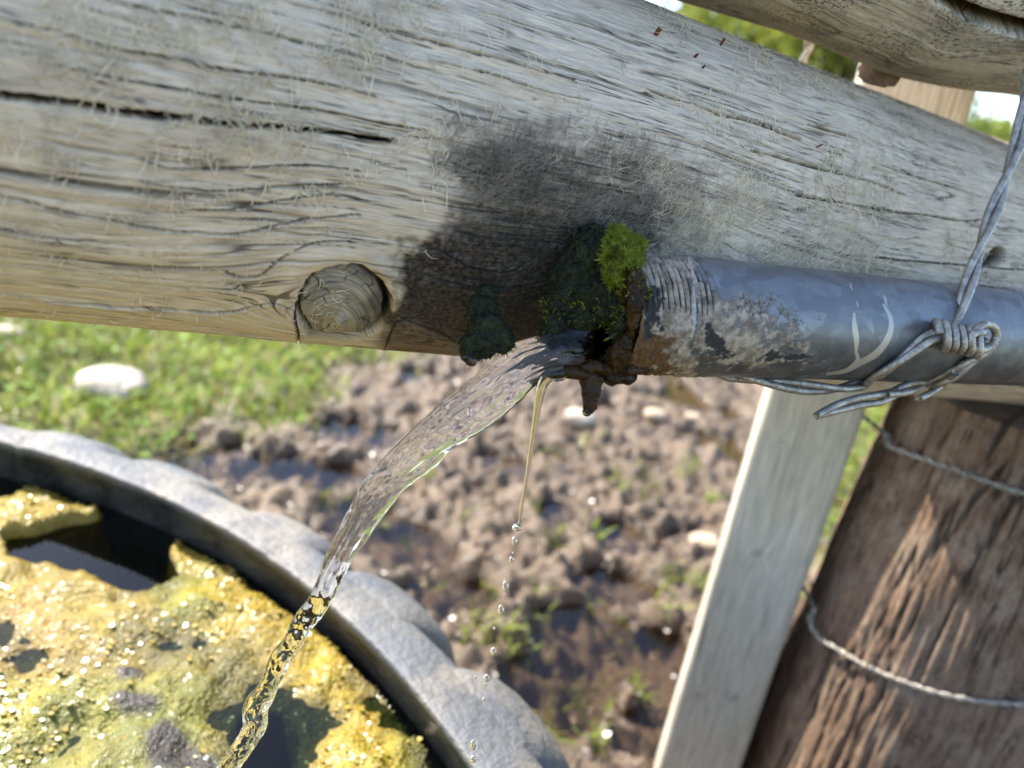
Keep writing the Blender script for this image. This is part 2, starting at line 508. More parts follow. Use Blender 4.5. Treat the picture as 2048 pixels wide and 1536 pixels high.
def algae_mat():
    t = NT('yellow_algae_mat')
    n1 = t.noise(t.pos(), 9.0, 5, 0.6)
    n2 = t.noise(t.pos(), 60.0, 5, 0.65)
    n3 = t.noise(t.pos(), 4.0, 3)
    c = t.mix(t.ramp(n1, 0.35, 0.65), (0.225, 0.150, 0.006), (0.345, 0.250, 0.012))
    c = t.mix(t.ramp(n3, 0.48, 0.64, 0.0, 0.85), c, (0.40, 0.205, 0.035))
    gr = t.attr('green')
    c = t.mix(t.math('MULTIPLY', gr, 0.9), c, t.mix(t.ramp(n1, 0.4, 0.6), (0.085, 0.115, 0.006), (0.24, 0.215, 0.008)))
    c = t.mix(t.ramp(n2, 0.5, 0.75, 0.0, 0.5), c, (0.20, 0.15, 0.015))
    de = t.attr('deep')
    c = t.mix(de, c, t.mix(t.ramp(n2, 0.35, 0.65), (0.020, 0.024, 0.006), (0.085, 0.080, 0.016)))
    db = t.attr('debris')
    c = t.mix(db, c, (0.035, 0.027, 0.016))
    h = t.math('ADD', n2, t.math('MULTIPLY', t.noise(t.pos(), 240.0, 3), 0.5))
    rg = t.ramp(t.noise(t.pos(), 110.0, 3), 0.45, 0.65, 0.34, 0.6)
    return t.done(t.bsdf(Base__Color=c, Roughness=rg, Normal=t.bump(h, 0.006), Specular__IOR__Level=0.6, Coat__Weight=0.16, Coat__Roughness=0.17, Coat__Normal=t.bump(t.noise(t.pos(), 75.0, 2, 0.4), 0.004)))
M['algae'] = algae_mat()

def stone_mat(name, a, b):
    t = NT(name)
    n1 = t.noise(t.coord(), 16.0, 6, 0.6)
    c = t.mix(t.ramp(n1, 0.3, 0.7), a, b)
    return t.done(t.bsdf(Base__Color=c, Roughness=0.7, Normal=t.bump(t.noise(t.coord(), 60.0, 5), 0.004)))
M['stone'] = stone_mat('pale_limestone', (0.36, 0.30, 0.23), (0.56, 0.49, 0.39))
M['stone_tan'] = stone_mat('tan_stone', (0.36, 0.26, 0.16), (0.52, 0.41, 0.28))
M['glint'] = simple('glint_fleck', (0.30, 0.22, 0.03), 0.30, 1.0, 0.3, 30)  # glossy surface of the flecks added for sun glints
M['mud_glint'] = simple('mud_glint_fleck', (0.13, 0.095, 0.065), 0.30, 1.0, 0.3, 30)
# ------------------------------------------------------------------ ground
TC = CAM + np.array([-1.52307941 * 0.42, -0.28370317 * 0.42, -0.42])      # centre of the tyre trough, at the rim's level
R_RIM = 0.826
Z_RIM, Z_WATER = H - 0.42, H - 0.478

def spaced(a, b, fine, ext, n_ext):
    core = np.arange(a, b, fine)
    e = np.geomspace(fine * 1.5, ext, n_ext)
    return np.r_[(a - e)[::-1], core, core[-1] + e]

PUD = [(470, 935, 0.16, 0.05), (800, 1095, 0.13, 0.05), (1265, 1085, 0.12, 0.045), (1290, 1330, 0.16, 0.06), (1170, 1270, 0.12, 0.05), (620, 945, 0.12, 0.04),
       (900, 1190, 0.10, 0.04), (1230, 1180, 0.10, 0.035), (1100, 1380, 0.12, 0.05), (700, 870, 0.14, 0.04), (1000, 930, 0.10, 0.03), (1330, 1480, 0.10, 0.05)]
PUDC = [(G(x, y, 0.0), a, b) for x, y, a, b in PUD]
VEG = [(-400, 560), (-400, 900), (0, 860), (180, 905), (330, 905), (470, 880), (560, 850), (640, 780), (720, 720), (800, 690), (820, 560)]
VEG2 = [(1560, 760), (1640, 830), (1690, 1000), (1640, 1150), (1800, 1150), (1900, 900), (2300, 900), (2300, 500), (1560, 560)]
def veg_at(p):
    X, Y, d = proj(p)
    n = 1.5 * fbm(p[..., 0] * 6, p[..., 1] * 6, 0, 4, 31, 0.65)
    v = sstep(-60, 40, polysdf(X, Y, VEG) + n * 70)
    v2 = sstep(-50, 40, polysdf(X, Y, VEG2) + n * 60) * 0.9
    far = sstep(3.0, 4.2, p[..., 1] + n * 0.5)
    side = sstep(2.0, 2.8, np.abs(p[..., 0]) + n * 0.5)
    return np.clip(np.maximum(np.maximum(np.where(d > 0.1, np.maximum(v, v2), 0), far), side), 0, 1)

def ground_h(x, y, p0):
    v = veg_at(p0)
    wx, wy = x + 0.03 * vn(x * 9, y * 9, 0, 5), y + 0.03 * vn(x * 9, y * 9, 3.3, 6)
    cl = np.abs(fbm(wx * 14, wy * 14, 0, 3, 11)) ** 0.75               # clods with creases between
    cl2 = np.abs(fbm(wx * 34, wy * 34, 0, 3, 12)) ** 0.75
    hgt = 0.004 + 0.048 * cl + 0.018 * cl2 + 0.030 * fbm(x * 26, y * 26, 0, 5, 13, 0.6)
    # hoof prints
    hp = vn(x * 6.5, y * 6.5, 0, 41)
    hgt -= 0.035 * sstep(0.35, 0.6, hp)
    hgt = hgt * (1 - 0.6 * v) + 0.012 * v
    for c, a, b in PUDC:
        q = ((x - c[0]) / a) ** 2 + ((y - c[1]) / (a * 0.75)) ** 2 + 0.5 * fbm(x * 14, y * 14, 0, 3, 15)
        hgt = hgt - 0.05 * sstep(1.2, 0.3, q)
    far = sstep(5, 20, np.hypot(x, y))
    hgt = hgt * (1 - far)
    return hgt, v

gx = spaced(-2.3, 1.7, 0.0085, 900, 28)
gy = spaced(0.35, 1.9, 0.0075, 0.5, 6)
gy = np.r_[np.geomspace(0.36, 60, 14)[::-1] * -1 + 0.35, np.arange(0.36, 1.9, 0.0075), np.arange(1.9, 4.2, 0.016), 4.2 + np.geomspace(0.05, 1200, 26)]
GX, GY = np.meshgrid(gx, gy, indexing='ij')
p0 = np.stack([GX, GY, np.zeros_like(GX)], -1)
GZ, GV = ground_h(GX, GY, p0)
GZ = np.where(np.hypot(GX - TC[0], GY - TC[1]) < 0.90, -0.08, GZ)
ground = mesh('ground', np.stack([GX, GY, GZ], -1).reshape(-1, 3), gridfaces(len(gx), len(gy)), M['mud'], origin=(0, 0, 0),
              attrs=dict(hgt=GZ.ravel(), veg=GV.ravel()))
tag(ground, kind='structure')
def gz(x, y):
    p = np.stack([x, y, np.zeros_like(x)], -1)
    return ground_h(x, y, p)[0]

# puddle water: one level sheet that shows only where the mud dips below it
pv = np.array([[-2.2, 0.5, 0.0], [1.6, 0.5, 0.0], [1.6, 3.4, 0.0], [-2.2, 3.4, 0.0]]) + [0, 0, 0.001]
tag(mesh('puddle_water', pv, np.array([[0, 1, 2, 3]]), M['puddle']), kind='structure')

# ------------------------------------------------------------------ grass and clover
def scatter_veg(n, box, thr, seed):
    r = np.random.default_rng(seed)
    q = np.stack([r.uniform(box[0], box[1], n), r.uniform(box[2], box[3], n), np.zeros(n)], -1)
    v = veg_at(q)
    keep = r.uniform(0, 1, n) < (v - thr)
    keep &= np.hypot(q[:, 0] - TC[0], q[:, 1] - TC[1]) > 1.0
    q = q[keep]
    q[:, 2] = gz(q[:, 0], q[:, 1]) - 0.002
    return q, r

def grass_blades(q, r, L0, W0):
    n = len(q)
    a = r.uniform(0, 2 * math.pi, n)
    lean = r.uniform(0.05, 0.55, n)
    d = norm(np.stack([np.cos(a) * lean, np.sin(a) * lean, np.ones(n)], -1))
    s = np.stack([-np.sin(a), np.cos(a), np.zeros(n)], -1)
    L = L0 * r.uniform(0.45, 1.3, n)
    bend = np.stack([np.cos(a), np.sin(a), -0.45 * np.ones(n)], -1) * r.uniform(0.2, 0.8, n)[:, None]
    return blades(q, d, s, L, W0 * r.uniform(0.6, 1.4, n), bend)

def discs(q, r, rad):                      # small round leaves on the tops of short stalks
    n = len(q)
    a = np.linspace(0, 2 * math.pi, 6, endpoint=False)
    nr = norm(np.stack([r.normal(0, 0.5, n), r.normal(0, 0.5, n), np.ones(n)], -1))
    A = norm(np.cross(nr, [0.3, 0.9, 0.1])); B = np.cross(nr, A)
    R = rad * r.uniform(0.5, 1.3, n)
    C = q + np.stack([r.normal(0, 0.006, n), r.normal(0, 0.006, n), r.uniform(0.008, 0.045, n)], -1)
    V = C[:, None] + R[:, None, None] * (np.cos(a)[None, :, None] * A[:, None] + np.sin(a)[None, :, None] * B[:, None])
    V = np.concatenate([V, (C - nr * R[:, None] * 0.25)[:, None]], 1).reshape(-1, 3)
    k = np.arange(6)
    f = np.stack([k, (k + 1) % 6, np.full(6, 6)], -1)
    return V, [(f[None] + (np.arange(n) * 7)[:, None, None]).reshape(-1, 3)]

q, r = scatter_veg(30000, (-2.6, 2.2, 1.1, 3.6), 0.18, 101)
V, Fs = grass_blades(q, r, 0.070, 0.0036)
tag(mesh('grass', V, Fs, M['grass'], origin=(0, 0, 0)), 'bright green grass beyond the mud, under the log and behind the posts', 'grass', kind='stuff')
q, r = scatter_veg(11000, (-2.6, 2.2, 1.1, 3.4), 0.25, 102)
V, Fs = discs(q, r, 0.013)
tag(mesh('clover', V, Fs, M['clover'], origin=(0, 0, 0)), 'low round-leaved green weeds among the grass', 'weeds', kind='stuff')
q, r = scatter_veg(20000, (-2.6, 2.2, 1.0, 3.4), 0.1, 103)
V, Fs = grass_blades(q, r, 0.045, 0.0018)
tag(mesh('dry_grass', V, Fs, M['straw'], origin=(0, 0, 0)), 'pale dry stalks lying among the green grass', 'dry grass', kind='stuff')
# sprouts in the mud: separate little tufts
tufts = [(1380, 945), (1290, 965), (735, 1030), (1085, 915), (1170, 1345), (1290, 1380), (1010, 1270), (955, 1285), (830, 1060), (1230, 960), (1440, 900), (1330, 1225), (440, 1120),
         (700, 1000), (980, 1170), (1110, 1080), (1250, 1240), (1420, 1010), (850, 960), (1190, 1060), (1395, 1180), (1560, 1330), (1590, 1240), (1500, 1430), (1060, 1290)]
tq = []
for x, y in tufts + [(rng.uniform(650, 1500), rng.uniform(860, 1500)) for _ in range(26)]:
    n = int(rng.integers(6, 22))
    tq.append(G(x, y, 0.02) + np.stack([rng.normal(0, 0.016, n), rng.normal(0, 0.016, n), np.zeros(n)], -1))
q = np.vstack(tq)
q = q[np.hypot(q[:, 0] - TC[0], q[:, 1] - TC[1]) > 1.0]
q[:, 2] = gz(q[:, 0], q[:, 1]) - 0.002
V, Fs = grass_blades(q, rng, 0.042, 0.0022)
tag(mesh('sprouts', V, Fs, M['grass'], origin=(0, 0, 0)), 'thin green grass sprouts poking out of the trampled mud', 'sprouts', kind='stuff')

# ------------------------------------------------------------------ stones
def stone(x, y, wpx, hpx, label, m, seed, lift=0.35):
    c = G(x, y, 0.02)
    d = proj(c)[2]
    a = wpx / F * d / 2
    V, Fc = ICO4
    V = V * (1 + 0.20 * fbm(V[:, 0] * 1.3 + seed, V[:, 1] * 1.3, V[:, 2] * 1.3, 4, seed))[:, None]
    V = np.sign(V) * np.abs(V) ** 0.85
    V = V * [a, a * hpx / wpx * 1.5, a * 0.5]
    zz = gz(np.array([c[0]]), np.array([c[1]]))[0]
    c = np.array([c[0], c[1], max(zz, 0.004) + a * lift])
    o = mesh('stone', V + c, Fc, m)
    return tag(o, label, 'stone', 'stones lying in the mud and grass')
stone(225, 790, 128, 70, 'large flat cream stone lying in the grass left of the mud', M['stone'], 3, 0.3)
stone(20, 672, 58, 26, 'small pale stone at the left edge under the log', M['stone'], 5)
stone(1155, 852, 64, 30, 'pale oblong stone in the mud below the hanging brown drip', M['stone'], 8)
stone(1308, 838, 46, 24, 'left one of two tan stones side by side below the pipe', M['stone_tan'], 12)
stone(1380, 834, 42, 24, 'right one of two tan stones side by side below the pipe', M['stone_tan'], 15)
stone(1410, 1088, 62, 34, 'tan stone in the mud beside the squared timber post', M['stone_tan'], 19)

# ------------------------------------------------------------------ tyre trough
trough = thing('tyre_trough', (TC[0], TC[1], 0), 'grey tractor tyre laid flat as a round water trough', 'water trough')
prof = spline([(0.80, 0.10), (0.842, 0.20), (0.846, 0.29), (0.838, 0.345), (0.829, 0.368), (0.826, 0.3775), (0.830, 0.3805), (0.845, 0.380), (0.868, 0.374),
               (0.882, 0.362), (0.892, 0.340), (0.896, 0.29), (0.896, 0.16), (0.90, -0.06), (0.89, -0.16)], 84)
na = 720
an = np.linspace(0, 2 * math.pi, na, endpoint=False)
rr = prof[:, 0][None] + 0.0025 * fbm(np.cos(an) * 5, np.sin(an) * 5, 0, 3, 50)[:, None]
prof[:, 1] += H - 0.80
zz = prof[:, 1][None] + 0.003 * fbm(np.cos(an) * 4, np.sin(an) * 4, 0, 3, 51)[:, None]
nick = np.zeros(na)
for a0 in (1.93, 1.86, 1.72, 2.11, 1.42, 1.0, 0.62):       # little radial cuts in the rim
    nick += np.exp(-((an - a0) / 0.004) ** 2)
zz = zz - 0.006 * nick[:, None] * np.exp(-((prof[:, 0] - 0.835) / 0.012) ** 2)[None] * (prof[:, 1] > H - 0.46)
V = np.stack([TC[0] + rr * np.cos(an)[:, None], TC[1] + rr * np.sin(an)[:, None], zz], -1)
idx = np.arange(len(prof))
inner = idx < np.argmin(np.abs(prof[:, 1] - (H - 0.424)) + (prof[:, 0] > 0.835))
wet = np.where(inner, sstep(H - 0.422, H - 0.434, prof[:, 1]), 0)  # inner wall is wet; its shade is darkened into this colour too
dust = np.where(inner, 0, 1.0)
wall = mesh('tyre_wall', V.reshape(-1, 3), gridfaces(na, len(prof), wrapu=True), M['rubber'], parent=trough,
            attrs=dict(wet=np.tile(wet, na), dust=np.tile(dust, na)))
# the lugs of the tread, each one a part
def lug_mesh():
    nu, nv = 22, 16
    A = np.linspace(-0.5, 0.5, nu); S = np.linspace(0, 1, nv)
    V = []
    top = spline([(0.852, 0.370), (0.876, 0.372), (0.905, 0.360), (0.930, 0.338), (0.948, 0.308), (0.957, 0.255), (0.958, 0.14), (0.965, -0.15)], nv)
    for a in A:
        b = a * 2
        e = max(0.0, 1 - abs(b) ** 3.2)                     # rounded in plan
        skew = -0.25
        for k in range(nv):
            rr_, z_ = top[k]; z_ += H - 0.80
            out = (rr_ - 0.852)
            rr2 = 0.852 + out * (0.42 + 0.58 * e ** 0.6 * (0.86 + 0.14 * b))
            zz2 = z_ - 0.010 * (abs(b) ** 4) * (k / nv) - 0.07 * abs(b) ** 9 * min(1, k / 2) + 0.0012 * e
            th = a * 0.150 + skew * out * 0.9
            V.append((rr2 * math.cos(th), rr2 * math.sin(th), zz2))
    V = np.array(V)
    n = len(V)
    return raw_mesh('tread_lug', V, gridfaces(nu, nv), M['rubber'], attrs=dict(wet=np.zeros(n), dust=np.ones(n)))
LUG = lug_mesh()
PITCH = 2 * math.pi / 36
a_first = math.atan2(*(G(1130, 1440, H - 0.5)[[1, 0]] - TC[[1, 0]]))
for i in range(36):
    o = bpy.data.objects.new('tread_lug', LUG)
    o.rotation_euler = (0, 0, a_first + i * PITCH + 0.012 * math.sin(i * 2.7))
    o.parent = trough
    COL.objects.link(o)

# water and algae in the trough
ang = np.linspace(0, 2 * math.pi, 120, endpoint=False)
V = np.vstack([np.stack([TC[0] + 0.842 * np.cos(ang), TC[1] + 0.842 * np.sin(ang), np.full(120, Z_WATER)], -1), [[TC[0], TC[1], Z_WATER]]])
k = np.arange(120)
tag(mesh('trough_water', V, np.stack([k, (k + 1) % 120, np.full(120, 120)], -1), M['pool']), kind='structure')
ax = np.arange(TC[0] - 0.84, TC[0] + 0.84, 0.0042)
ay = np.r_[np.arange(TC[1] - 0.84, 0.22, 0.018), np.arange(0.22, TC[1] + 0.842, 0.0042)]
AX, AY = np.meshgrid(ax, ay, indexing='ij')
ap = np.stack([AX, AY, np.full_like(AX, Z_WATER)], -1)
PX, PY, PD = proj(ap)
wob = fbm(AX * 14, AY * 14, 0, 4, 61)
def region(poly, soft, amp=26):
    return sstep(-soft, soft, polysdf(PX, PY, poly) + wob * amp)
openw = np.zeros_like(AX)
for poly in ([(18, 1092), (110, 1080), (235, 1045), (330, 1078), (348, 1135), (300, 1165), (235, 1178), (150, 1150), (60, 1130), (20, 1115)],
             [(-300, 860), (-20, 920), (110, 955), (125, 985), (60, 985), (0, 1000), (-80, 1010), (-300, 960)],
             [(120, 955), (260, 1010), (330, 1065), (345, 1090), (250, 1050), (150, 985)],
             [(490, 1440), (560, 1420), (600, 1470), (580, 1536), (540, 1580), (480, 1560)]):
    openw = np.maximum(openw, region(poly, 14))
deepm = np.zeros_like(AX)
for poly in ([(250, 1280), (320, 1262), (420, 1270), (470, 1300), (420, 1325), (300, 1330), (250, 1310)],
             [(440, 1370), (520, 1330), (620, 1370), (700, 1430), (690, 1480), (640, 1536), (640, 1650), (420, 1650), (430, 1450)],
             [(-50, 1230), (40, 1260), (110, 1310), (230, 1330), (100, 1345), (-50, 1330)],
             [(230, 1175), (330, 1140), (400, 1150), (330, 1185), (240, 1200)],
             [(700, 1370), (760, 1370), (840, 1440), (930, 1536), (1000, 1650), (840, 1650), (800, 1500)]):
    deepm = np.maximum(deepm, region(poly, 55, 60) * 0.95)
rad = np.hypot(AX - TC[0], AY - TC[1])
halo = sstep(0.05, 0.85, deepm) ** 0.6 * sstep(-0.5, 0.4, fbm(AX * 40, AY * 40, 0, 3, 69))
edge = sstep(0.822, 0.842, rad + 0.012 * wob)
deepm = np.maximum(deepm, edge * 0.9)
debris = np.zeros_like(AX)
for poly in ([(225, 1355), (285, 1345), (290, 1375), (240, 1380)], [(220, 1425), (260, 1405), (330, 1420), (310, 1450), (240, 1450)],
             [(290, 1490), (330, 1450), (400, 1500), (470, 1560), (300, 1580)], [(20, 1405), (45, 1405), (45, 1420), (25, 1425)]):
    debris = np.maximum(debris, region(poly, 10, 20))
offscreen = sstep(0.32, 0.20, AY)
green = np.clip(sstep(-0.15, 0.45, fbm(AX * 5, AY * 5, 0, 3, 64)) + region([(300, 1165), (430, 1120), (430, 1240), (330, 1260)], 30) + 0.8 * region([(-100, 1360), (440, 1360), (440, 1650), (-100, 1650)], 60), 0, 1)
bum = fbm(AX * 32, AY * 32, 0, 4, 62)
AZ = Z_WATER + 0.010 + 0.010 * wob + 0.007 * bum + 0.005 * fbm(AX * 95, AY * 95, 0, 2, 63) + 0.002 * debris
AZ = AZ - 0.20 * openw - 0.013 * deepm
inside = rad < 0.838
fc = gridfaces(len(ax), len(ay))
fc = fc[inside.ravel()[fc].all(1)]
algae = mesh('algae', np.stack([AX, AY, AZ], -1).reshape(-1, 3), fc, M['algae'], origin=(TC[0], TC[1], Z_WATER),
             attrs=dict(green=green.ravel(), deep=np.clip(np.maximum.reduce([openw, deepm * 0.9, 0.75 * halo]), 0, 1).ravel(), debris=debris.ravel()))
tag(algae, 'yellow-green algae scum floating on the trough water', 'algae', kind='stuff')
# flat opaque flecks added on scum and wet mud to make sun glints
def flecks(name, pts, radius, tilt, mat_, seed, label, cat):
    r_ = np.random.default_rng(seed); n = len(pts)
    nr = norm(np.stack([r_.normal(0, tilt, n), r_.normal(0, tilt, n), np.ones(n)], -1))
    A = norm(np.cross(nr, [0.3, 0.9, 0.1])); B = np.cross(nr, A)
    a = np.linspace(0, 2 * math.pi, 6, endpoint=False)
    R = radius * r_.uniform(0.45, 1.5, n)
    V = pts[:, None] + R[:, None, None] * (np.cos(a)[None, :, None] * A[:, None] + 0.8 * np.sin(a)[None, :, None] * B[:, None])
    lo = V - (nr * (R * 0.5)[:, None])[:, None]
    V = np.concatenate([V, lo], 1).reshape(-1, 3)
    k_ = np.arange(6)
    f4 = np.vstack([[0, 1, 2, 3], [0, 3, 4, 5], np.stack([k_, k_ + 6, (k_ + 1) % 6 + 6, (k_ + 1) % 6], -1)])
    return tag(mesh(name, V, (f4[None] + (np.arange(n) * 12)[:, None, None]).reshape(-1, 4), mat_, origin=pts[0], smooth=False), label, cat, kind='stuff')
sel = np.flatnonzero((AZ.ravel() > Z_WATER + 0.001) & inside.ravel() & (AY.ravel() > 0.22))
sel = rng.choice(sel, 11000, replace=False)
dens = sstep(-0.35, 0.4, fbm(AX.ravel()[sel] * 9, AY.ravel()[sel] * 9, 0, 3, 66))
sel = sel[rng.uniform(0, 1, len(sel)) < dens]
bc = np.stack([AX.ravel()[sel], AY.ravel()[sel], AZ.ravel()[sel] + 0.0008], -1)
flecks('glint_flecks', bc, 0.0018, 0.20, M['glint'], 5, 'tiny glossy flecks added over the algae to glint in the sun', 'water beads')
n = 46000
q = np.stack([rng.uniform(-1.8, 1.4, n), rng.uniform(0.7, 3.2, n), np.zeros(n)], -1)
q[:, 2] = gz(q[:, 0], q[:, 1])
wetm = sstep(0.045, 0.012, q[:, 2]) * (q[:, 2] > 0.002) * (np.hypot(q[:, 0] - TC[0], q[:, 1] - TC[1]) > 1.0) * (0.25 + 0.75 * sstep(-0.1, 0.3, fbm(q[:, 0] * 4, q[:, 1] * 4, 0, 2, 68)))
q = q[rng.uniform(0, 1, n) < wetm]
q[:, 2] += 0.0012
flecks('mud_glint_flecks', q, 0.0046, 0.33, M['mud_glint'], 6, 'glossy flecks added on the wet mud to glint in the sun', 'water beads')
# trough floor
V = np.vstack([np.stack([TC[0] + 0.84 * np.cos(ang), TC[1] + 0.84 * np.sin(ang), np.full(120, 0.12)], -1), [[TC[0], TC[1], 0.12]]])
mesh('trough_floor', V, np.stack([k, (k + 1) % 120, np.full(120, 120)], -1), M['moss_dark'], parent=trough)
# ------------------------------------------------------------------ the big log
def tangent_cyl(u1, u2, l1, l2, r):        # the cylinder of radius r whose outlines pass through these pixels
    n1, n2 = norm(np.cross(ray(*u1), ray(*u2))), norm(np.cross(ray(*l1), ray(*l2)))
    D = norm(np.cross(n1, n2))
    if D[0] < 0: D = -D
    mid = ray((u1[0] + l1[0]) / 2, (u1[1] + l1[1]) / 2)
    n1 = n1 * np.sign(n1 @ mid); n2 = n2 * np.sign(n2 @ mid)
    return D, np.linalg.solve(np.array([n1, n2, D]), [r, r, 0])

RL = 0.1155
DL, cl = tangent_cyl((1290, 0), (2030, 290), (0, 632), (900, 710), RL)
E1 = norm(-cl); E2 = np.cross(DL, E1)
if E2[2] < 0: E2 = -E2
CL = CAM + cl
def log_pt(t, th, rad):
    t, th, rad = np.broadcast_arrays(t, th, rad)
    return CL + t[..., None] * DL + (rad * np.cos(th))[..., None] * E1 + (rad * np.sin(th))[..., None] * E2
def log_hit(x, y, r=RL):                   # pixel -> (t, theta) on the log
    o = CAM - CL; d = ray(x, y)
    o2 = o - DL * (o @ DL); d2 = d - DL * (d @ DL)
    A = d2 @ d2; B = 2 * o2 @ d2; C = o2 @ o2 - r * r
    s = (-B - math.sqrt(max(B * B - 4 * A * C, 0))) / (2 * A)
    p = o + d * s
    return p @ DL, math.atan2(p @ E2, p @ E1)

KT, KTH = log_hit(680, 612)
K2T, K2TH = log_hit(1130, 640)
KNOT_R = 0.0185
def grain(t, s):                           # across-grain coordinate, bent round the knots
    y = s + 0.004 * fbm(t * 5, s * 6, 0, 2, 71) + 0.0012 * fbm(t * 22, s * 14, 0, 2, 72)
    out = y.copy() if isinstance(y, np.ndarray) else y
    for (kt, kth, a, sx, e) in ((KT, KTH, 0.031, 1.35, 0.00012), (K2T, K2TH, 0.036, 1.5, 0.0002)):
        dx, dy = (t - kt) / sx, s - RL * kth
        r2 = dx * dx + dy * dy
        out = out - dy * a * a / (r2 + e + a * a * 0.35) * np.exp(-r2 / (0.085 ** 2))
    return out

ts = np.r_[-0.9, -0.6, -0.4, -0.25, -0.16, -0.10, np.arange(-0.065, 0.70, 0.00092), 0.74, 0.82, 0.95, 1.1, 1.25]
thd = np.radians(np.arange(-80, 80, 0.27))
ths = np.r_[np.radians(np.linspace(-170, -86, 9)), thd, np.radians(np.linspace(86, 180, 11))]
T_, TH_ = np.meshgrid(ts, ths, indexing='ij')
P0 = log_pt(T_, TH_, RL)
LX, LY, LD = proj(P0)
front = np.abs(TH_) < math.radians(84)
S_ = RL * TH_
VV = grain(T_, S_)
disp = 0.0022 * fbm(T_ * 7, S_ * 16, 0, 3, 80)
disp += 0.00055 * fbm(T_ * 9, VV * 170, 0, 2, 81) + 0.00030 * vn(T_ * 16, VV * 430, 0, 82)
crack = np.zeros_like(disp)
# fine checks that follow the grain
n = vn(T_ * 7, VV * 230, 0, 83)
gate = sstep(-0.1, 0.35, vn(T_ * 13, VV * 75, 0, 84))
fine = sstep(0.075, 0.0, np.abs(n)) * gate * np.where(front, 1, 0)
disp -= 0.0013 * fine
crack = np.maximum(crack, fine * 0.75)
n = vn(T_ * 10, VV * 420, 0, 85)
gate = sstep(0.0, 0.4, vn(T_ * 18, VV * 120, 0, 86))
fine2 = sstep(0.09, 0.0, np.abs(n)) * gate * np.where(front, 1, 0)
disp -= 0.0006 * fine2
crack = np.maximum(crack, fine2 * 0.5)
CRACKS = [
    ([(-120, 175), (0, 190), (100, 203), (240, 222), (400, 240), (520, 252), (690, 268), (790, 280)], 14.5, 0.018),
    ([(-60, 372), (0, 390), (60, 405), (130, 425), (250, 445), (330, 460), (460, 467), (540, 455), (640, 438), (720, 428)], 5.5, 0.007),
    ([(-60, 440), (0, 455), (80, 473), (160, 482)], 4.5, 0.004),
    ([(200, -4), (290, 15), (456, 48), (600, 84), (720, 114)], 4.0, 0.004),
    ([(540, -3), (620, 18), (700, 36), (830, 72), (1000, 115), (1150, 158)], 3.6, 0.004),
    ([(20, 45), (100, 60), (200, 90), (320, 110), (420, 132), (600, 160), (750, 190)], 3.4, 0.003),
    ([(100, 130), (260, 160), (400, 185), (560, 210), (700, 232), (860, 262)], 2.8, 0.003),
    ([(280, 320), (350, 340), (480, 335), (620, 333), (720, 342)], 2.8, 0.003),
    ([(280, 362), (340, 375), (430, 382), (560, 375), (700, 368)], 2.6, 0.003),
    ([(400, 418), (470, 418), (560, 403), (650, 392), (740, 400)], 2.2, 0.002),
    ([(90, 604), (180, 609), (300, 614), (400, 622), (470, 620), (545, 606), (590, 622)], 4.0, 0.005),
    ([(594, 600), (590, 640), (597, 668), (596, 692)], 3.4, 0.004),
    ([(450, 538), (470, 552), (518, 551), (548, 528), (575, 508)], 3.4, 0.004),
    ([(590, 500), (640, 484), (700, 480)], 2.2, 0.002),
    ([(1384, 212), (1440, 228), (1483, 239), (1556, 265), (1600, 280)], 4.5, 0.006),
    ([(1500, 302), (1560, 317), (1665, 345), (1738, 365), (1810, 388)], 4.5, 0.006),
    ([(1590, 392), (1658, 402), (1760, 420), (1848, 428), (1921, 440), (1985, 436)], 3.2, 0.004),
    ([(1615, 250), (1660, 264), (1713, 281)], 3.0, 0.003),
    ([(1690, 512), (1760, 518), (1834, 522), (1940, 530), (2060, 543)], 3.6, 0.004),
    ([(1290, 178), (1350, 200), (1420, 224)], 3.0, 0.003),
    ([(1750, 330), (1850, 358), (1930, 380)], 2.8, 0.003),
    ([(860, 120), (960, 140), (1080, 176), (1180, 200)], 2.6, 0.003),
    ([(960, 20), (1100, 60), (1230, 100)], 2.6, 0.003),
    ([(1100, 25), (1250, 75), (1400, 130)], 2.4, 0.002),
    ([(880, 500), (940, 530), (1010, 545), (1060, 520)], 3.0, 0.003),
    ([(770, 690), (800, 640), (860, 655), (930, 690)], 3.0, 0.003),
    ([(890, 320), (960, 345), (1060, 372)], 2.6, 0.002),
]
for pts, wd, dp in CRACKS:
    pa = np.array(pts, float)
    bb = (LX > pa[:, 0].min() - 30) & (LX < pa[:, 0].max() + 30) & (LY > pa[:, 1].min() - 30) & (LY < pa[:, 1].max() + 30) & front
    if not bb.any(): continue
    x, y = LX[bb], LY[bb]
    jx = 2.6 * vn(x * 0.016, y * 0.0, 0, 90) + 0.5 * vn(x * 0.05, y * 0.0, 0, 91)
    d, at = segdist(x, y + jx, spline(pa, 60))
    wl = wd * (0.35 + 0.75 * np.sqrt(np.clip(np.sin(np.clip(at, 0.02, 0.98) * math.pi), 0, 1))) * (0.8 + 0.45 * vn(x * 0.03, y * 0, 0, 92))
    if pa[0, 0] < -10: wl = wd * (0.95 - 0.6 * at**1.5) * (0.95 + 0.2 * vn(x * 0.03, y * 0, 0, 92))
    wl = wl * 1.25
    m = sstep(wl * 0.5 + 1.2, wl * 0.5 - 0.6, d)
    disp[bb] -= dp * m - 0.0006 * sstep(9, 3, d) * (1 - m)
    crack[bb] = np.maximum(crack[bb], m)
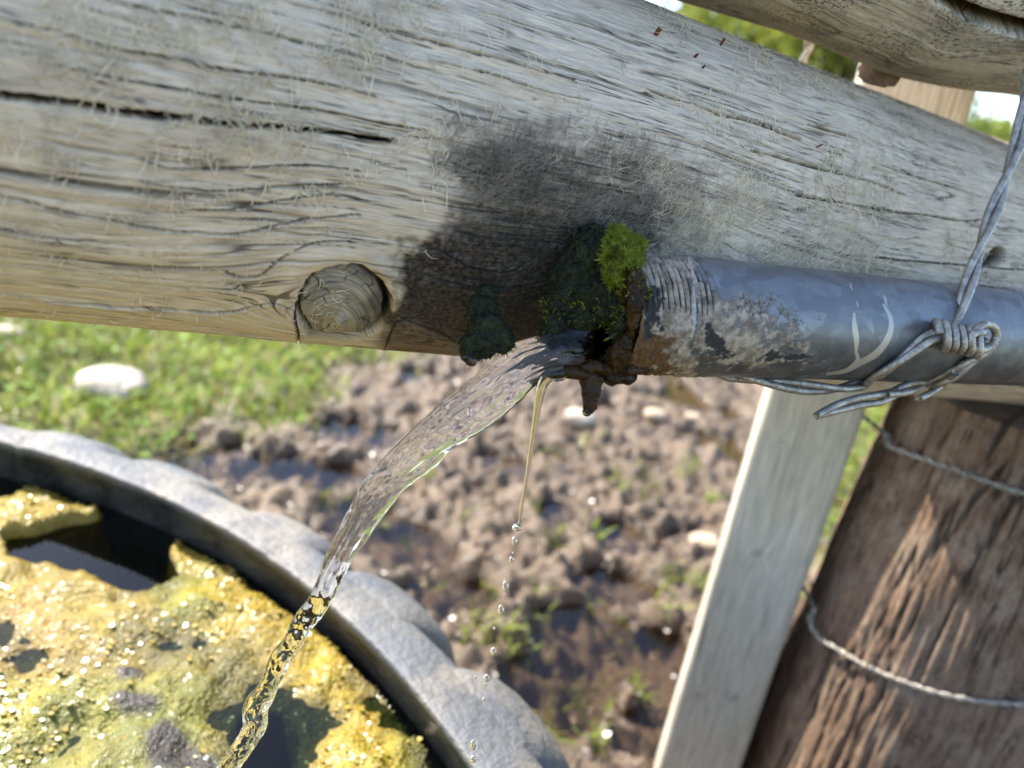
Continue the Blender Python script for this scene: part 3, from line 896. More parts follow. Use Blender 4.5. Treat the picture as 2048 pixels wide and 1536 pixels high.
# socket of the knot
kxp, kyp = (LX - 682) / 82, (613 - LY) / 84
kr = np.hypot(kxp, kyp)
ka = np.arctan2(kyp, kxp)
knot_edge = lambda a: 1 + 0.04 * vn(np.cos(a) * 4.5, np.sin(a) * 4.5, 0, 97) + 0.035 * np.sin(a * 2 + 0.6) + 0.05 * vn(np.cos(a) * 2.4, np.sin(a) * 2.4, 0, 95) + 0.02 * vn(np.cos(a) * 9, np.sin(a) * 9, 0, 96)
knot_gap = lambda a: 0.13 * np.exp(-((a - 0.12) / 0.42) ** 2) + 0.05 * np.exp(-((a - 1.3) / 0.6) ** 2)
edge_r = knot_edge(ka)
gapr = knot_gap(ka)
sock = sstep(edge_r + 0.055 + gapr, edge_r - 0.02 + gapr, kr) * front * sstep(626 + 0.0867 * 682, 600 + 0.0867 * 682, LY)
disp -= 0.014 * sock * sstep(math.radians(-66), math.radians(-52), TH_)
crack = np.maximum(crack, sock * sstep(math.radians(-68), math.radians(-58), TH_))
stain_knot = 0
disp += 0.0022 * np.exp(-((kr - edge_r - 0.32) / 0.26) ** 2) * sstep(-0.4, 0.6, np.sin(ka)) * front    # collar above the knot
# curved check marks across the stained wood left of the mouth
k2x, k2y = (T_ - K2T), (S_ - RL * K2TH)
k2r = np.hypot(k2x, k2y)
arc = sstep(0.35, 0.0, np.abs(np.mod(k2r / 0.0017 + 0.6 * vn(T_ * 60, S_ * 60, 0, 97), 1) - 0.5)) * sstep(0.075, 0.045, k2r) * sstep(0.02, 0.03, k2r) * (k2x < 0.005)
disp -= 0.0007 * arc
# small split hole near the right end
d, at = segdist(LX, LY, [(1955, 532), (1985, 520), (1996, 508)])
hole = sstep(13, 7, d * np.where(at > 0.4, 0.75, 1.2)) * front
disp -= 0.010 * hole
crack = np.maximum(crack, hole)
# stain
STAIN = [(768, 575), (800, 525), (866, 475), (902, 425), (888, 360), (862, 315), (905, 262), (1000, 250), (1110, 268), (1230, 292), (1340, 325), (1395, 390), (1370, 465), (1300, 520), (1320, 900), (750, 900), (752, 660)]
sdf = polysdf(LX, LY, STAIN) + 34 * fbm(LX * 0.014, LY * 0.014, 0, 3, 99) + 34 * fbm(LX * 0.07, LY * 0.07, 0, 4, 100) + 40 * fbm(T_ * 14, VV * 130, 0, 3, 98)
soft = 34 + 75 * sstep(870, 1150, LX) * sstep(520, 330, LY)
stain = sstep(-soft, soft, sdf - soft * 0.25) * front
stain *= 0.64 + 0.42 * sstep(320, 540, LY)
under = sstep(690, 740, LY - 0.085 * (LX - 900)) * sstep(1250, 1420, LX) * sstep(1650, 1500, LX)  # darker band low on the log beneath the pipe, merged into this mask
stain = np.clip(np.maximum(stain, under * 0.75), 0, 1)
topdirt = sstep(0.62, 1.1, TH_) * sstep(-0.1, 0.5, fbm(T_ * 20, S_ * 60, 0, 3, 93)) * 0.35 * sstep(600, 1200, LX)
stain = np.maximum(stain, topdirt)
lower_left = 0.0
brown = sstep(-25, 25, polysdf(LX, LY, [(765, 670), (830, 655), (905, 690), (935, 712), (930, 760), (740, 760)]) + 10 * vn(LX * 0.05, LY * 0.05)) * front
brown = np.maximum(brown, 0.55 * sstep(0.75, 1.15, TH_) * sstep(0.0, 0.45, fbm(T_ * 14, VV * 90, 0, 3, 94)) * sstep(1000, 1400, LX))
stain = stain * (1 - 0.75 * brown)
# hewn flatter foot of the log
rad = RL + disp
logt = thing('log', CL + DL * 0.2 - np.array([0, 0, RL]), 'thick weathered grey log above the pipe, with a round knot and a black stain', 'log')
body = mesh('log_body', log_pt(T_, TH_, rad).reshape(-1, 3), gridfaces(len(ts), len(ths), wrapv=True), M['wood'], parent=logt,
            attrs=dict(gr=np.stack([T_, VV, 0 * T_], -1).reshape(-1, 3), stain=stain.ravel(), crack=crack.ravel(), brown=brown.ravel()))
def cap(t, sgn):
    ring = log_pt(np.full(len(ths), t), ths, np.full(len(ths), RL))
    V = np.vstack([ring, ring.mean(0)]); k = np.arange(len(ths)); n_ = len(ths)
    z = np.zeros(n_ + 1)
    mesh('log_end', V, np.stack([k, (k + 1) % n_, np.full(n_, n_)][::sgn], -1), M['wood'], parent=logt, attrs=dict(gr=V, stain=z, crack=z, brown=z))
cap(-0.9, 1); cap(1.25, -1)

# knot plug: rings, radial splits, broken lower third
nr_, na_ = 80, 200
ka1 = np.linspace(-math.pi, math.pi, na_, endpoint=False); kr1 = np.linspace(0, 1, nr_)
KA, KR = np.meshgrid(ka1, kr1, indexing='ij')
rk = KR * (knot_edge(KA) - 0.03)
kpx, kpy = 682 + 82 * rk * np.cos(KA), 613 - 84 * rk * np.sin(KA)
kpy = np.minimum(kpy, 632 + 0.0867 * kpx - 2.5)
def log_hits(x, y, r=RL):
    o = CAM - CL; d = ray(x, y)
    o2 = o - DL * (o @ DL); d2 = d - (d @ DL)[..., None] * DL
    A = (d2 * d2).sum(-1); B = 2 * d2 @ o2; C = o2 @ o2 - r * r
    s_ = (-B - np.sqrt(np.maximum(B * B - 4 * A * C, 0))) / (2 * A)
    p = o + d * s_[..., None]
    return p @ DL, np.arctan2(p @ E2, p @ E1)
kT, kTH = log_hits(kpx, kpy)
ux, uy = (kpx - 682) / 82, (613 - kpy) / 84
hh = 0.0010 * (1 - KR**2) - 0.0012 + 0.0008 * fbm(ux * 2.2, uy * 2.2, 0, 3, 103) - 0.012 * sstep(0.95, 1.0, KR)
ringn = np.hypot(ux + 0.15, (uy + 0.55) * 0.9)
rings = np.sin(ringn * 2 * math.pi / 0.085 + 1.6 * fbm(ux * 3, uy * 3, 0, 2, 105))
hh += 0.00010 * rings + 0.0004 * fbm(ux * 6, uy * 6, 0, 3, 104)
kc = np.zeros_like(hh)
for a0, l0 in ((2.4, 0.35), (1.2, 0.55), (2.9, 0.3), (0.6, 0.6), (-2.2, 0.55), (-0.8, 0.5)):
    dd = np.abs(((KA - a0 + 0.25 * vn(KR * 6, 0 * KR + a0, 0, 106)) + math.pi) % (2 * math.pi) - math.pi) * rk
    kc = np.maximum(kc, sstep(0.022, 0.006, dd) * sstep(l0, l0 + 0.15, KR))
lip = -0.30 + 0.07 * vn(ux * 5, 0 * ux, 0, 107) + 0.03 * vn(ux * 17, 0 * ux, 0, 109)
kc = np.maximum(kc, sstep(0.035, 0.01, np.abs(uy - lip + 0.015)))
hh -= 0.0016 * (uy < lip)
nub = np.exp(-(((ux + 0.03) / 0.12) ** 2 + ((uy + 0.30) / 0.09) ** 2))
hh += 0.0034 * nub
hh -= 0.0020 * kc
kst = sstep(0.25, 1.0, 0.45 * fbm(ux * 2.4, uy * 2.4, 0, 4, 108) + 0.85 * ux + 0.15) * 0.85 * (1 - nub)
mesh('knot', log_pt(kT, kTH, RL + hh).reshape(-1, 3), gridfaces(na_, nr_, wrapu=True), M['knot'], parent=logt,
     attrs=dict(gr=np.stack([KA * 0.01, ringn * 0.012, 0 * KA], -1).reshape(-1, 3), stain=(kst * 0.9).ravel(), crack=np.maximum(kc * 0.9, 0.20 * sstep(0.3, 0.95, rings)).ravel(), brown=(0.12 * KR).ravel()))

# raised curling fibres
from_px = lambda n_, x0, x1, y0, y1: (rng.uniform(x0, x1, n_), rng.uniform(y0, y1, n_))
def fibres(name, x, y, L, W, mat_, curl, down, label, tang=0.5, comb=None):
    x = np.asarray(x); y = np.asarray(y)
    o = CAM - CL; d = ray(x, y)
    o2 = o - DL * (o @ DL); d2 = d - (d @ DL)[:, None] * DL
    A = (d2 * d2).sum(1); B = 2 * d2 @ o2; C = o2 @ o2 - (RL - 0.0003) ** 2
    di = B * B - 4 * A * C
    ok = di > 0
    s = (-B - np.sqrt(np.where(ok, di, 0))) / (2 * A)
    p = (o + d * s[:, None])
    t = p @ DL; th = np.arctan2(p @ E2, p @ E1)
    t, th = t[ok], th[ok]; n_ = len(t)
    nrm_ = np.cos(th)[:, None] * E1 + np.sin(th)[:, None] * E2
    tang_ = -np.sin(th)[:, None] * E1 + np.cos(th)[:, None] * E2          # upward round the log
    base = CL + t[:, None] * DL + (RL + 0.02 * 0 - 0.0004) * nrm_
    k_ = 7
    u = np.linspace(0, 1, k_)
    Ln = L * rng.uniform(0.45, 1.35, n_)
    a0 = np.where(rng.uniform(0, 1, n_) < down, -math.pi / 2, math.pi / 2) + rng.normal(0, tang, n_)
    if comb is not None: a0 = comb + rng.normal(0, tang, n_)
    cv = rng.normal(0, curl, n_)
    lift = rng.uniform(0.12, 0.75, n_)
    ang_ = a0[:, None] + cv[:, None] * u[None]
    step = Ln[:, None] / (k_ - 1)
    ex = np.cumsum(np.cos(ang_) * step, 1); ey = np.cumsum(np.sin(ang_) * step, 1)
    ez = np.sin(u * math.pi * rng.uniform(0.55, 1.05, n_)[:, None]) * lift[:, None] * Ln[:, None] * 0.55 + 0.0003
    ez -= (ey**2 + 0 * ex) / (2 * RL)                                        # follow the round of the log
    ex -= ex[:, :1]; ey -= ey[:, :1]
    rel = ex[..., None] * DL + ey[..., None] * tang_[:, None] + ez[..., None] * nrm_[:, None]
    wd = W * rng.uniform(0.5, 1.5, n_)[:, None] * (1 - 0.75 * u[None] ** 1.5)
    V, Fs = strands(base, rel, wd)
    ob = mesh(name, V, Fs, mat_, parent=logt)
    return tag(ob, label, kind='stuff')

def dens_pick(n_, box, fn):
    x, y = from_px(n_, *box)
    keep = rng.uniform(0, 1, n_) < fn(x, y)
    return x[keep], y[keep]
clump = lambda x, y, s: sstep(-0.25, 0.35, fbm(x * s, y * s, 0, 3, 120))
def line_top(x): return -0.0 + (x - 1290) * 0.39           # upper outline of the log
x, y = dens_pick(12000, (840, 2060, 20, 600), lambda x, y: clump(x, y * 1.6, 0.012) * sstep(0, 30, y - line_top(x)) * (0.10 + 0.90 * sstep(1200, 1500, x)) * sstep(30, -30, polysdf(x, y, STAIN)) * sstep(620, 560, y - 0.1 * (x - 1290)))
fibres('pale_fibres', x, y, 0.0085, 0.00022, M['fibre'], 1.3, 0.35, 'pale curled wood fibres raised on the right of the log', 0.45)
WOOL = [(890, 250), (1040, 262), (1250, 280), (1500, 350), (1690, 450), (1720, 540), (1300, 520), (1240, 450), (1100, 430), (960, 390)]
x, y = dens_pick(16000, (870, 1500, 230, 540), lambda x, y: sstep(-50, 40, polysdf(x, y, WOOL)) * (0.4 + 0.6 * clump(x, y, 0.02)) * sstep(1480, 1300, x))
fibres('grey_wool_fibres', x, y, 0.0062, 0.00009, M['fibre_grey'], 0.9, 0.4, 'matted grey wood wool round the top of the stain', 0.5, 1.05)
x, y = dens_pick(13000, (1180, 1760, 290, 590), lambda x, y: sstep(-50, 40, polysdf(x, y, [(1200, 300), (1420, 320), (1620, 420), (1740, 520), (1720, 560), (1300, 530), (1330, 420)])) * (0.25 + 0.75 * clump(x, y, 0.025)))
fibres('white_wool_fibres', x, y, 0.0068, 0.00013, M['fibre'], 1.0, 0.4, 'fluffy whitish wood wool along the top of the pipe', 0.55, 1.15)
x, y = dens_pick(11000, (770, 1300, 300, 700), lambda x, y: sstep(-20, 50, polysdf(x, y, STAIN)) * (0.5 + 0.5 * clump(x, y, 0.02)))
fibres('sooty_fibres', x, y, 0.0046, 0.00009, M['fibre_dark'], 0.8, 0.5, 'black matted fibres inside the stain', 0.6, 0.9)
x, y = dens_pick(3200, (-60, 1000, -10, 420), lambda x, y: clump(x, y * 1.5, 0.010) ** 1.5 * sstep(430, 330, y) * sstep(930, 840, x) * (0.4 + 0.6 * sstep(-50, 500, x)))
fibres('curled_fibres', x, y, 0.0095, 0.00026, M['fibre'], 2.0, 0.45, 'cream curls of loose fibre on the left of the log', 0.5)
x, y = dens_pick(1500, (-60, 700, 380, 640), lambda x, y: clump(x, y * 1.5, 0.012) * 0.45)
fibres('short_fibres', x, y, 0.006, 0.00020, M['fibre'], 1.6, 0.5, 'short pale fibres on the lower left of the log', 0.6)
x, y = dens_pick(2600, (1285, 2040, 0, 330), lambda x, y: sstep(46, 6, y - line_top(x)) * (y > line_top(x)))
fibres('crest_fibres', x, y, 0.0055, 0.00018, M['fibre'], 1.4, 0.3, 'brown and white fuzz along the top edge of the log', 0.8)

# tiny red-brown scraps stuck to the log
for (x, y, s_, lab) in ((1386, 118, 6, 'red-brown scrap on the log just right of the other scrap near its crest'), (1402, 139, 5, 'small red-brown scrap on the log below the first one near its crest'),
                        (1442, 88, 5, 'rusty orange scrap on the log right under its top edge'), (1312, 68, 8, 'long rusty flake at the top of the log by the gap'), (1634, 294, 4, 'tiny orange scrap in the middle of the pale fibres')):
    t0, th0 = log_hit(x, y)
    u = rng.uniform(-1, 1, (6, 2)); aa = np.linspace(0, 2 * math.pi, 6, endpoint=False)
    sc_ = s_ / F * 0.24
    kt = t0 + np.cos(aa) * sc_ * rng.uniform(0.5, 1.5, 6); kh = th0 + np.sin(aa) * sc_ * rng.uniform(0.4, 1.0, 6) / RL
    top_ = log_pt(kt, kh, np.full(6, RL + 0.0028) + rng.uniform(-0.0004, 0.0012, 6)); bot_ = log_pt(kt, kh, np.full(6, RL - 0.0010))
    V = np.vstack([top_, bot_]); k6 = np.arange(6)
    Fs = [np.stack([k6, k6 + 6, (k6 + 1) % 6 + 6, (k6 + 1) % 6], -1), np.array([[0, 1, 2], [0, 2, 3], [0, 3, 4], [0, 4, 5]])]
    tag(mesh('leaf_scrap', V, Fs, M['rust_scrap'], smooth=False), lab, 'leaf scrap', 'red-brown scraps on the log')

# ------------------------------------------------------------------ the upper log
low = np.array([(1000, -165), (1180, -80), (1336, -8), (1410, 17), (1483, 38), (1556, 60), (1625, 86), (1716, 121), (1786, 150), (1870, 168), (1960, 180), (2048, 190), (2200, 205)], float)
dep = np.interp(low[:, 0], [1000, 1340, 2200], [0.40, 0.45, 0.60])
R2 = np.interp(low[:, 0], [1000, 1340, 1700, 1950, 2200], [0.068, 0.070, 0.074, 0.076, 0.074])
cen = np.array([P(np.float64(x), np.float64(y), np.float64(d)) + UP * 0 for (x, y), d in zip(low, dep)])
D2 = norm(cen[-1] - cen[0])
nup = norm(UP - D2 * (UP @ D2))
nn = norm(np.cross(ray(low[:, 0], low[:, 1]), D2)); nn *= np.sign(nn[:, 2:3])
cen = cen + nn * (R2 * 1.0)[:, None]
cen = np.vstack([cen[0] - D2 * 0.8, cen[0] - D2 * 0.3, cen, cen[-1] + D2 * 0.15, cen[-1] + D2 * 0.6]); R2 = np.r_[R2[0], R2[0], R2, R2[-1], R2[-1]]
NS = 520
w_ = np.r_[np.linspace(0, 2, 16, endpoint=False), np.linspace(2, len(cen) - 3, NS - 32, endpoint=False), np.linspace(len(cen) - 3, len(cen) - 1, 16)]
def resample(a, w_):
    a = np.asarray(a, float); a = a[:, None] if a.ndim == 1 else a
    p = np.vstack([2 * a[0] - a[1], a, 2 * a[-1] - a[-2]])
    i = np.minimum(w_.astype(int), len(a) - 2); t = (w_ - i)[:, None]
    A_, B_, C_, D_ = p[i], p[i + 1], p[i + 2], p[i + 3]
    return 0.5 * (2 * B_ + (C_ - A_) * t + (2 * A_ - 5 * B_ + 4 * C_ - D_) * t**2 + (3 * B_ - A_ - 3 * C_ + D_) * t**3)
cc = resample(cen, w_); r2 = resample(R2, w_)[:, 0]
Tn = norm(np.gradient(cc, axis=0))
tocam = norm(CAM - cc); A2 = norm(tocam - (tocam * Tn).sum(1)[:, None] * Tn); B2 = np.cross(Tn, A2)
B2 *= np.sign(B2[:, 2:3])
th2 = np.r_[np.radians(np.arange(-110, 110, 0.75)), np.radians(np.linspace(110, 250, 14, endpoint=False))]
L2 = np.r_[0, np.cumsum(np.linalg.norm(np.diff(cc, axis=0), axis=1))]
T2, TH2 = np.meshgrid(L2, th2, indexing='ij')
def log2_pt(rad):
    return cc[:, None] + rad[..., None] * (np.cos(TH2)[..., None] * A2[:, None] + np.sin(TH2)[..., None] * B2[:, None])
q0 = log2_pt(np.broadcast_to(r2[:, None], T2.shape))
X2, Y2, _d = proj(q0)
S2 = TH2 * 0.072
V2g = S2 + 0.006 * fbm(T2 * 6, S2 * 8, 0, 3, 130) + 0.20 * (T2 - 1.2) * 0.25
d2 = 0.0012 * fbm(T2 * 9, S2 * 14, 0, 3, 131) + 0.0005 * vn(T2 * 12, V2g * 300, 0, 132)
fr2 = np.abs(TH2) < math.radians(108)
n = vn(T2 * 12, V2g * 240, 0, 133); f2 = sstep(0.06, 0, np.abs(n)) * sstep(0.1, 0.4, vn(T2 * 16, V2g * 90, 0, 134)) * fr2
d2 -= 0.0007 * f2; c2 = f2 * 0.6
d, at = segdist(X2, Y2, spline([(1840, -40), (1880, -8), (1925, 18), (1975, 38), (2048, 58), (2120, 75), (2200, 90)], 50))
wl = np.interp(at, [0, 0.15, 0.5, 1], [6, 24, 30, 34])
m = sstep(wl * 0.5 + 5, wl * 0.5 - 3, d) * fr2
d2 -= 0.026 * m
c2 = np.maximum(c2, m)
s2 = 0.35 * sstep(0.05, 0.5, fbm(T2 * 22, V2g * 70, 0, 4, 135) + 0.25 * sstep(1500, 1200, X2)) * fr2
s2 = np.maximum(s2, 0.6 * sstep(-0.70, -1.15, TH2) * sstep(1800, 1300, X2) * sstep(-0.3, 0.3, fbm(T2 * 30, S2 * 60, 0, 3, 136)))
up = thing('log', cc[NS // 2] - np.array([0, 0, 0.07]), 'upper log speckled with black mildew, above the gap at the top right', 'log')
mesh('log_body', log2_pt(r2[:, None] + d2).reshape(-1, 3), gridfaces(NS, len(th2), wrapv=True), M['wood_upper'], parent=up,
     attrs=dict(gr=np.stack([T2, V2g, 0 * T2], -1).reshape(-1, 3), stain=s2.ravel(), crack=c2.ravel(), brown=(0 * T2).ravel()))
# short broken branch under the upper log
bp = [P(np.float64(1770), np.float64(120), np.float64(0.53)), P(np.float64(1757), np.float64(146), np.float64(0.535)), P(np.float64(1748), np.float64(166), np.float64(0.54))]
V, Fs = tube(spline(bp, 14), np.r_[np.linspace(0.014, 0.0125, 11), 0.010, 0.007, 0.003], 24)
V = V + norm(V - np.mean(V, 0)) * 0.0050 * fbm(V[:, 0] * 110, V[:, 1] * 110, V[:, 2] * 110, 4, 140)[:, None]
z = np.zeros(len(V))
mesh('branch_stub', V, Fs, M['round_post'], parent=up, attrs=dict(gr=V, stain=z, crack=z, brown=z + 0.3))
f64 = np.float64
# ------------------------------------------------------------------ squared post
pc = P(f64(1622), f64(800), f64(0.875))
post_w = 0.104
def post_section(n_side=16, rad=0.008):
    h = post_w / 2; pts = []
    for cx, cy, a0 in ((h - rad, h - rad, 0), (-h + rad, h - rad, 90), (-h + rad, -h + rad, 180), (h - rad, -h + rad, 270)):
        for k in range(6):
            a = math.radians(a0 + 90 * k / 5)
            pts.append((cx + rad * math.cos(a), cy + rad * math.sin(a)))
        # straight run to next corner
        nxt = {0: (-h + rad, h), 90: (-h, -h + rad), 180: (h - rad, -h), 270: (h, h - rad)}[a0]
        for k in range(1, n_side):
            f = k / n_side
            lx, ly = pts[-k] if k == 1 else start
            if k == 1: start = pts[-1]
            pts.append((start[0] + (nxt[0] - start[0]) * f, start[1] + (nxt[1] - start[1]) * f))
    return np.array(pts)
sec = post_section()
yaw = math.radians(-17)
sec = np.stack([sec[:, 0] * math.cos(yaw) - sec[:, 1] * math.sin(yaw), sec[:, 0] * math.sin(yaw) + sec[:, 1] * math.cos(yaw)], -1)
zs = np.r_[-0.3, np.linspace(0.0, 1.15, 210)]
V = np.stack([np.broadcast_to(pc[0] + sec[:, 0], (len(zs), len(sec))), np.broadcast_to(pc[1] + sec[:, 1], (len(zs), len(sec))), np.broadcast_to(zs[:, None], (len(zs), len(sec)))], -1)
per = np.r_[0, np.cumsum(np.hypot(*np.diff(sec, axis=0).T))]
ZZ, SS = np.meshgrid(zs, per, indexing='ij')
pg = SS + 0.004 * fbm(ZZ * 2.2, SS * 9, 0, 2, 150) + 0.02 * ZZ
XP, YP, _ = proj(V)
kk = np.zeros_like(ZZ); kd = np.zeros_like(ZZ)
for kx_, ky_, kr_ in ((1515, 1105, 15), (1395, 1390, 10), (1470, 1395, 11), (1560, 880, 8)):
    dd = np.hypot(XP - kx_, YP - ky_)
    kk = np.maximum(kk, sstep(kr_, kr_ * 0.5, dd)); kd = np.maximum(kd, sstep(kr_ * 0.4, kr_ * 0.15, dd))
    pg = pg + 0.010 * np.exp(-(dd / (kr_ * 1.8)) ** 2) * np.sign(XP - kx_)
ctr = np.array([pc[0], pc[1]])
nout = norm(np.concatenate([V[..., :2] - ctr, 0 * V[..., :1]], -1))
V = V + nout * (0.0009 * fbm(ZZ * 3, pg * 120, 0, 3, 151) + 0.0015 * kk - 0.001 * kd)[..., None]
ckp = 0.55 * sstep(0.04, 0.0, np.abs(vn(ZZ * 1.6, pg * 70, 0, 152))) * sstep(0.0, 0.4, vn(ZZ * 3, pg * 25, 0, 153))
sq = thing('post', (pc[0], pc[1], 0), 'pale squared timber post standing behind the log', 'post')
Vt = V.reshape(-1, 3); ncol = len(sec)
Vt = np.vstack([Vt, [[pc[0], pc[1], 1.152]]])
k = np.arange(ncol); o_ = (len(zs) - 1) * ncol
app = lambda a: np.r_[a.ravel(), 0]
mesh('post_shaft', Vt, [gridfaces(len(zs), ncol, wrapv=True), np.stack([o_ + k, o_ + (k + 1) % ncol, np.full(ncol, len(Vt) - 1)], -1)], M['post'], parent=sq,
     attrs=dict(gr=np.vstack([np.stack([ZZ * 0.6, pg * 0.8, 0 * ZZ], -1).reshape(-1, 3), [[0, 0, 0]]]), stain=app(kd * 0.35), crack=app(ckp * 0.35), brown=app(kk * 0.35)))

# ------------------------------------------------------------------ round brown post
rc = P(f64(1768), f64(1500), f64(0.985))
rcx, rcy = rc[0], rc[1]
ztop = (CL + DL * ((rcx - CL[0]) / DL[0]))[2] - RL * 0.985
zr = np.r_[-0.3, np.linspace(0.0, ztop, 330)]
thr = np.linspace(0, 2 * math.pi, 420, endpoint=False)
ZR, TR = np.meshgrid(zr, thr, indexing='ij')
R0 = 0.166 - 0.030 * np.clip(ZR / ztop, 0, 1)
cx_, cy_ = np.cos(TR), np.sin(TR)
fis = np.abs(fbm(cx_ * 9 + 0.15 * vn(ZR * 5, cx_ * 3, 0, 161), cy_ * 9, ZR * 4.5, 4, 160))
drr = -0.0040 * sstep(0.16, 0.0, fis) * sstep(-0.3, 0.3, vn(TR * 9, ZR * 7, 0, 166)) + 0.005 * fbm(cx_ * 22, cy_ * 22, ZR * 9, 4, 162) + 0.010 * fbm(cx_ * 1.3, cy_ * 1.3, ZR * 1.5, 2, 163)
drr += 0.0025 * fbm(cx_ * 60, cy_ * 60, ZR * 12, 2, 164)
rot_ = sstep(0.12, 0.4, fbm(cx_ * 2.2 + 4, cy_ * 2.2, ZR * 2.2, 3, 165))
drr -= 0.010 * rot_
RV = np.stack([rcx + (R0 + drr) * cx_, rcy + (R0 + drr) * cy_, ZR], -1)
ckr = sstep(0.08, 0.01, fis) * sstep(-0.3, 0.3, vn(TR * 9, ZR * 7, 0, 166))
rp = thing('post', (rcx, rcy, 0), 'thick round brown post with split bark, at the lower right', 'post')
n_ = len(thr)
RVt = np.vstack([RV.reshape(-1, 3), [[rcx, rcy, ztop]]])
o_ = (len(zr) - 1) * n_; k = np.arange(n_)
mesh('post_shaft', RVt, [gridfaces(len(zr), n_, wrapv=True), np.stack([o_ + k, o_ + (k + 1) % n_, np.full(n_, len(RVt) - 1)], -1)], M['round_post'], parent=rp,
     attrs=dict(gr=np.vstack([np.stack([ZR * 2.6, TR * 0.14 + 0.012 * fbm(ZR * 9, TR * 5, 0, 3), 0 * ZR], -1).reshape(-1, 3), [[0, 0, 0]]]), stain=app(ckr * 0.5), crack=app(ckr * 0.6), brown=app(0 * ZR)))

# barbed wire stapled round it
def twist(path, off, pitch_, r, ph=0.0, n=10):
    path = np.asarray(path); T = norm(np.gradient(path, axis=0))
    ref = np.array([0.2, -0.9, 0.3])
    A = norm(np.cross(T, ref)); B = np.cross(T, A)
    s = np.r_[0, np.cumsum(np.linalg.norm(np.diff(path, axis=0), axis=1))]
    a = 2 * math.pi * s / pitch_ + ph
    return tube(path + off * (np.cos(a)[:, None] * A + np.sin(a)[:, None] * B), r, n)
def barbed(px, label, n_barb, seed):
    pts = []
    for x, y, lift in px:
        d = ray(f64(x), f64(y)); o = CAM - np.array([rcx, rcy, 0])
        A = d[0]**2 + d[1]**2; B = 2 * (o[0] * d[0] + o[1] * d[1])
        best = None
        for it in range(4):
            zq = 0.4 if best is None else best[2]
            R = 0.166 - 0.030 * min(max(zq / ztop, 0), 1) + 0.003 + lift
            C = o[0]**2 + o[1]**2 - R * R
            di = B * B - 4 * A * C
            s = (-B - math.sqrt(max(di, 0))) / (2 * A)
            best = CAM + d * s
        pts.append(best)
    ctr3 = np.array([rcx, rcy, 0])
    a_end = math.atan2(pts[-1][1] - rcy, pts[-1][0] - rcx); a0 = math.atan2(pts[0][1] - rcy, pts[0][0] - rcx)
    R = 0.172
    z0, z1 = pts[0][2], pts[-1][2]
    span = (a0 - a_end) % (2 * math.pi)                       # behind the post
    back = [np.array([rcx + R * math.cos(a_end + span * f), rcy + R * math.sin(a_end + span * f), z1 + (z0 - z1) * f]) for f in np.linspace(0.15, 0.9, 12)]
    path = spline(np.array(pts + back + [pts[0]]), 260)
    t = thing('barbed_wire', path[0], label, 'wire', 'barbed wires round the brown post')
    for ph in (0, math.pi):
        V, Fs = twist(path, 0.0017, 0.028, 0.0015, ph, 8)
        st = mesh('strand', V, Fs, M['wire'], parent=t)
    r_ = np.random.default_rng(seed)
    for f in np.linspace(0.04, 0.5, n_barb):
        i = int(f * 259); p = path[i]; tn = norm(path[min(i + 1, 259)] - path[i])
        A = norm(np.cross(tn, [0.1, 0.2, 1])); B = np.cross(tn, A)
        q = np.linspace(0, 2 * math.pi * 1.6, 18)
        coil = p + 0.0045 * (np.cos(q)[:, None] * A + np.sin(q)[:, None] * B) + ((q - q.mean()) * 0.0009)[:, None] * tn
        out0 = coil[0] + (coil[0] - coil[1]) * 3.5 + tn * 0.004; out1 = coil[-1] + (coil[-1] - coil[-2]) * 3.5 - tn * 0.004
        V, Fs = tube(np.vstack([out0, coil, out1]), 0.0010, 6)
        mesh('barb', V, Fs, M['wire'], parent=st)
barbed([(1772, 868, 0.012), (1782, 892, 0.010), (1820, 908, 0.004), (1870, 926, 0.001), (1960, 958, 0.0), (2048, 988, 0.0), (2130, 1010, 0.0)], 'upper strand of barbed wire bent round the brown post', 4, 1)
barbed([(1628, 1215, 0.014), (1621, 1245, 0.014), (1636, 1272, 0.010), (1662, 1290, 0.006), (1760, 1345, 0.0), (1900, 1392, 0.0), (2048, 1410, 0.0), (2110, 1412, 0)], 'lower strand of barbed wire bent round the brown post', 4, 2)

# ------------------------------------------------------------------ pipe
RP = 0.0302
DP, cp_ = tangent_cyl((1390, 512), (2048, 583), (1290, 748), (2048, 772), RP)
CP = CAM + cp_
T_END = 0.182
pe1 = norm(-(cp_ - DP * (cp_ @ DP))); pe2 = np.cross(DP, pe1)
if pe2[2] < 0: pe2 = -pe2
tp = np.r_[np.arange(T_END, T_END + 0.050, 0.00042), np.arange(T_END + 0.050, 0.52, 0.0009), np.linspace(0.53, 1.5, 12)]
ta = np.linspace(-math.pi, math.pi, 300, endpoint=False)
TP, TA = np.meshgrid(tp, ta, indexing='ij')
PQ = CP + TP[..., None] * DP + RP * (np.cos(TA)[..., None] * pe1 + np.sin(TA)[..., None] * pe2)
PX_, PY_, _ = proj(PQ)
vis = np.abs(TA) < math.radians(100)
u = TP - T_END
thread = (0.5 + 0.5 * np.sin(2 * math.pi * (u / 0.0031 - TA / (2 * math.pi)))) ** 0.8
amp = 0.0018 * sstep(0.047, 0.036, u) * (0.35 + 0.65 * sstep(-0.15, 0.45, TA))
rad_p = RP - 0.0006 * sstep(0.047, 0.038, u) - amp * (1 - thread)
nse = fbm(TP * 160, TA * 5, 0, 4, 170)
crust = sstep(40, -30, PX_ - 1400 + 40 * nse) * sstep(0.35, -0.25, TA + 0.3 * nse)
rad_p += crust * (0.0009 + 0.0014 * fbm(TP * 420, TA * 13, 0, 3, 171))
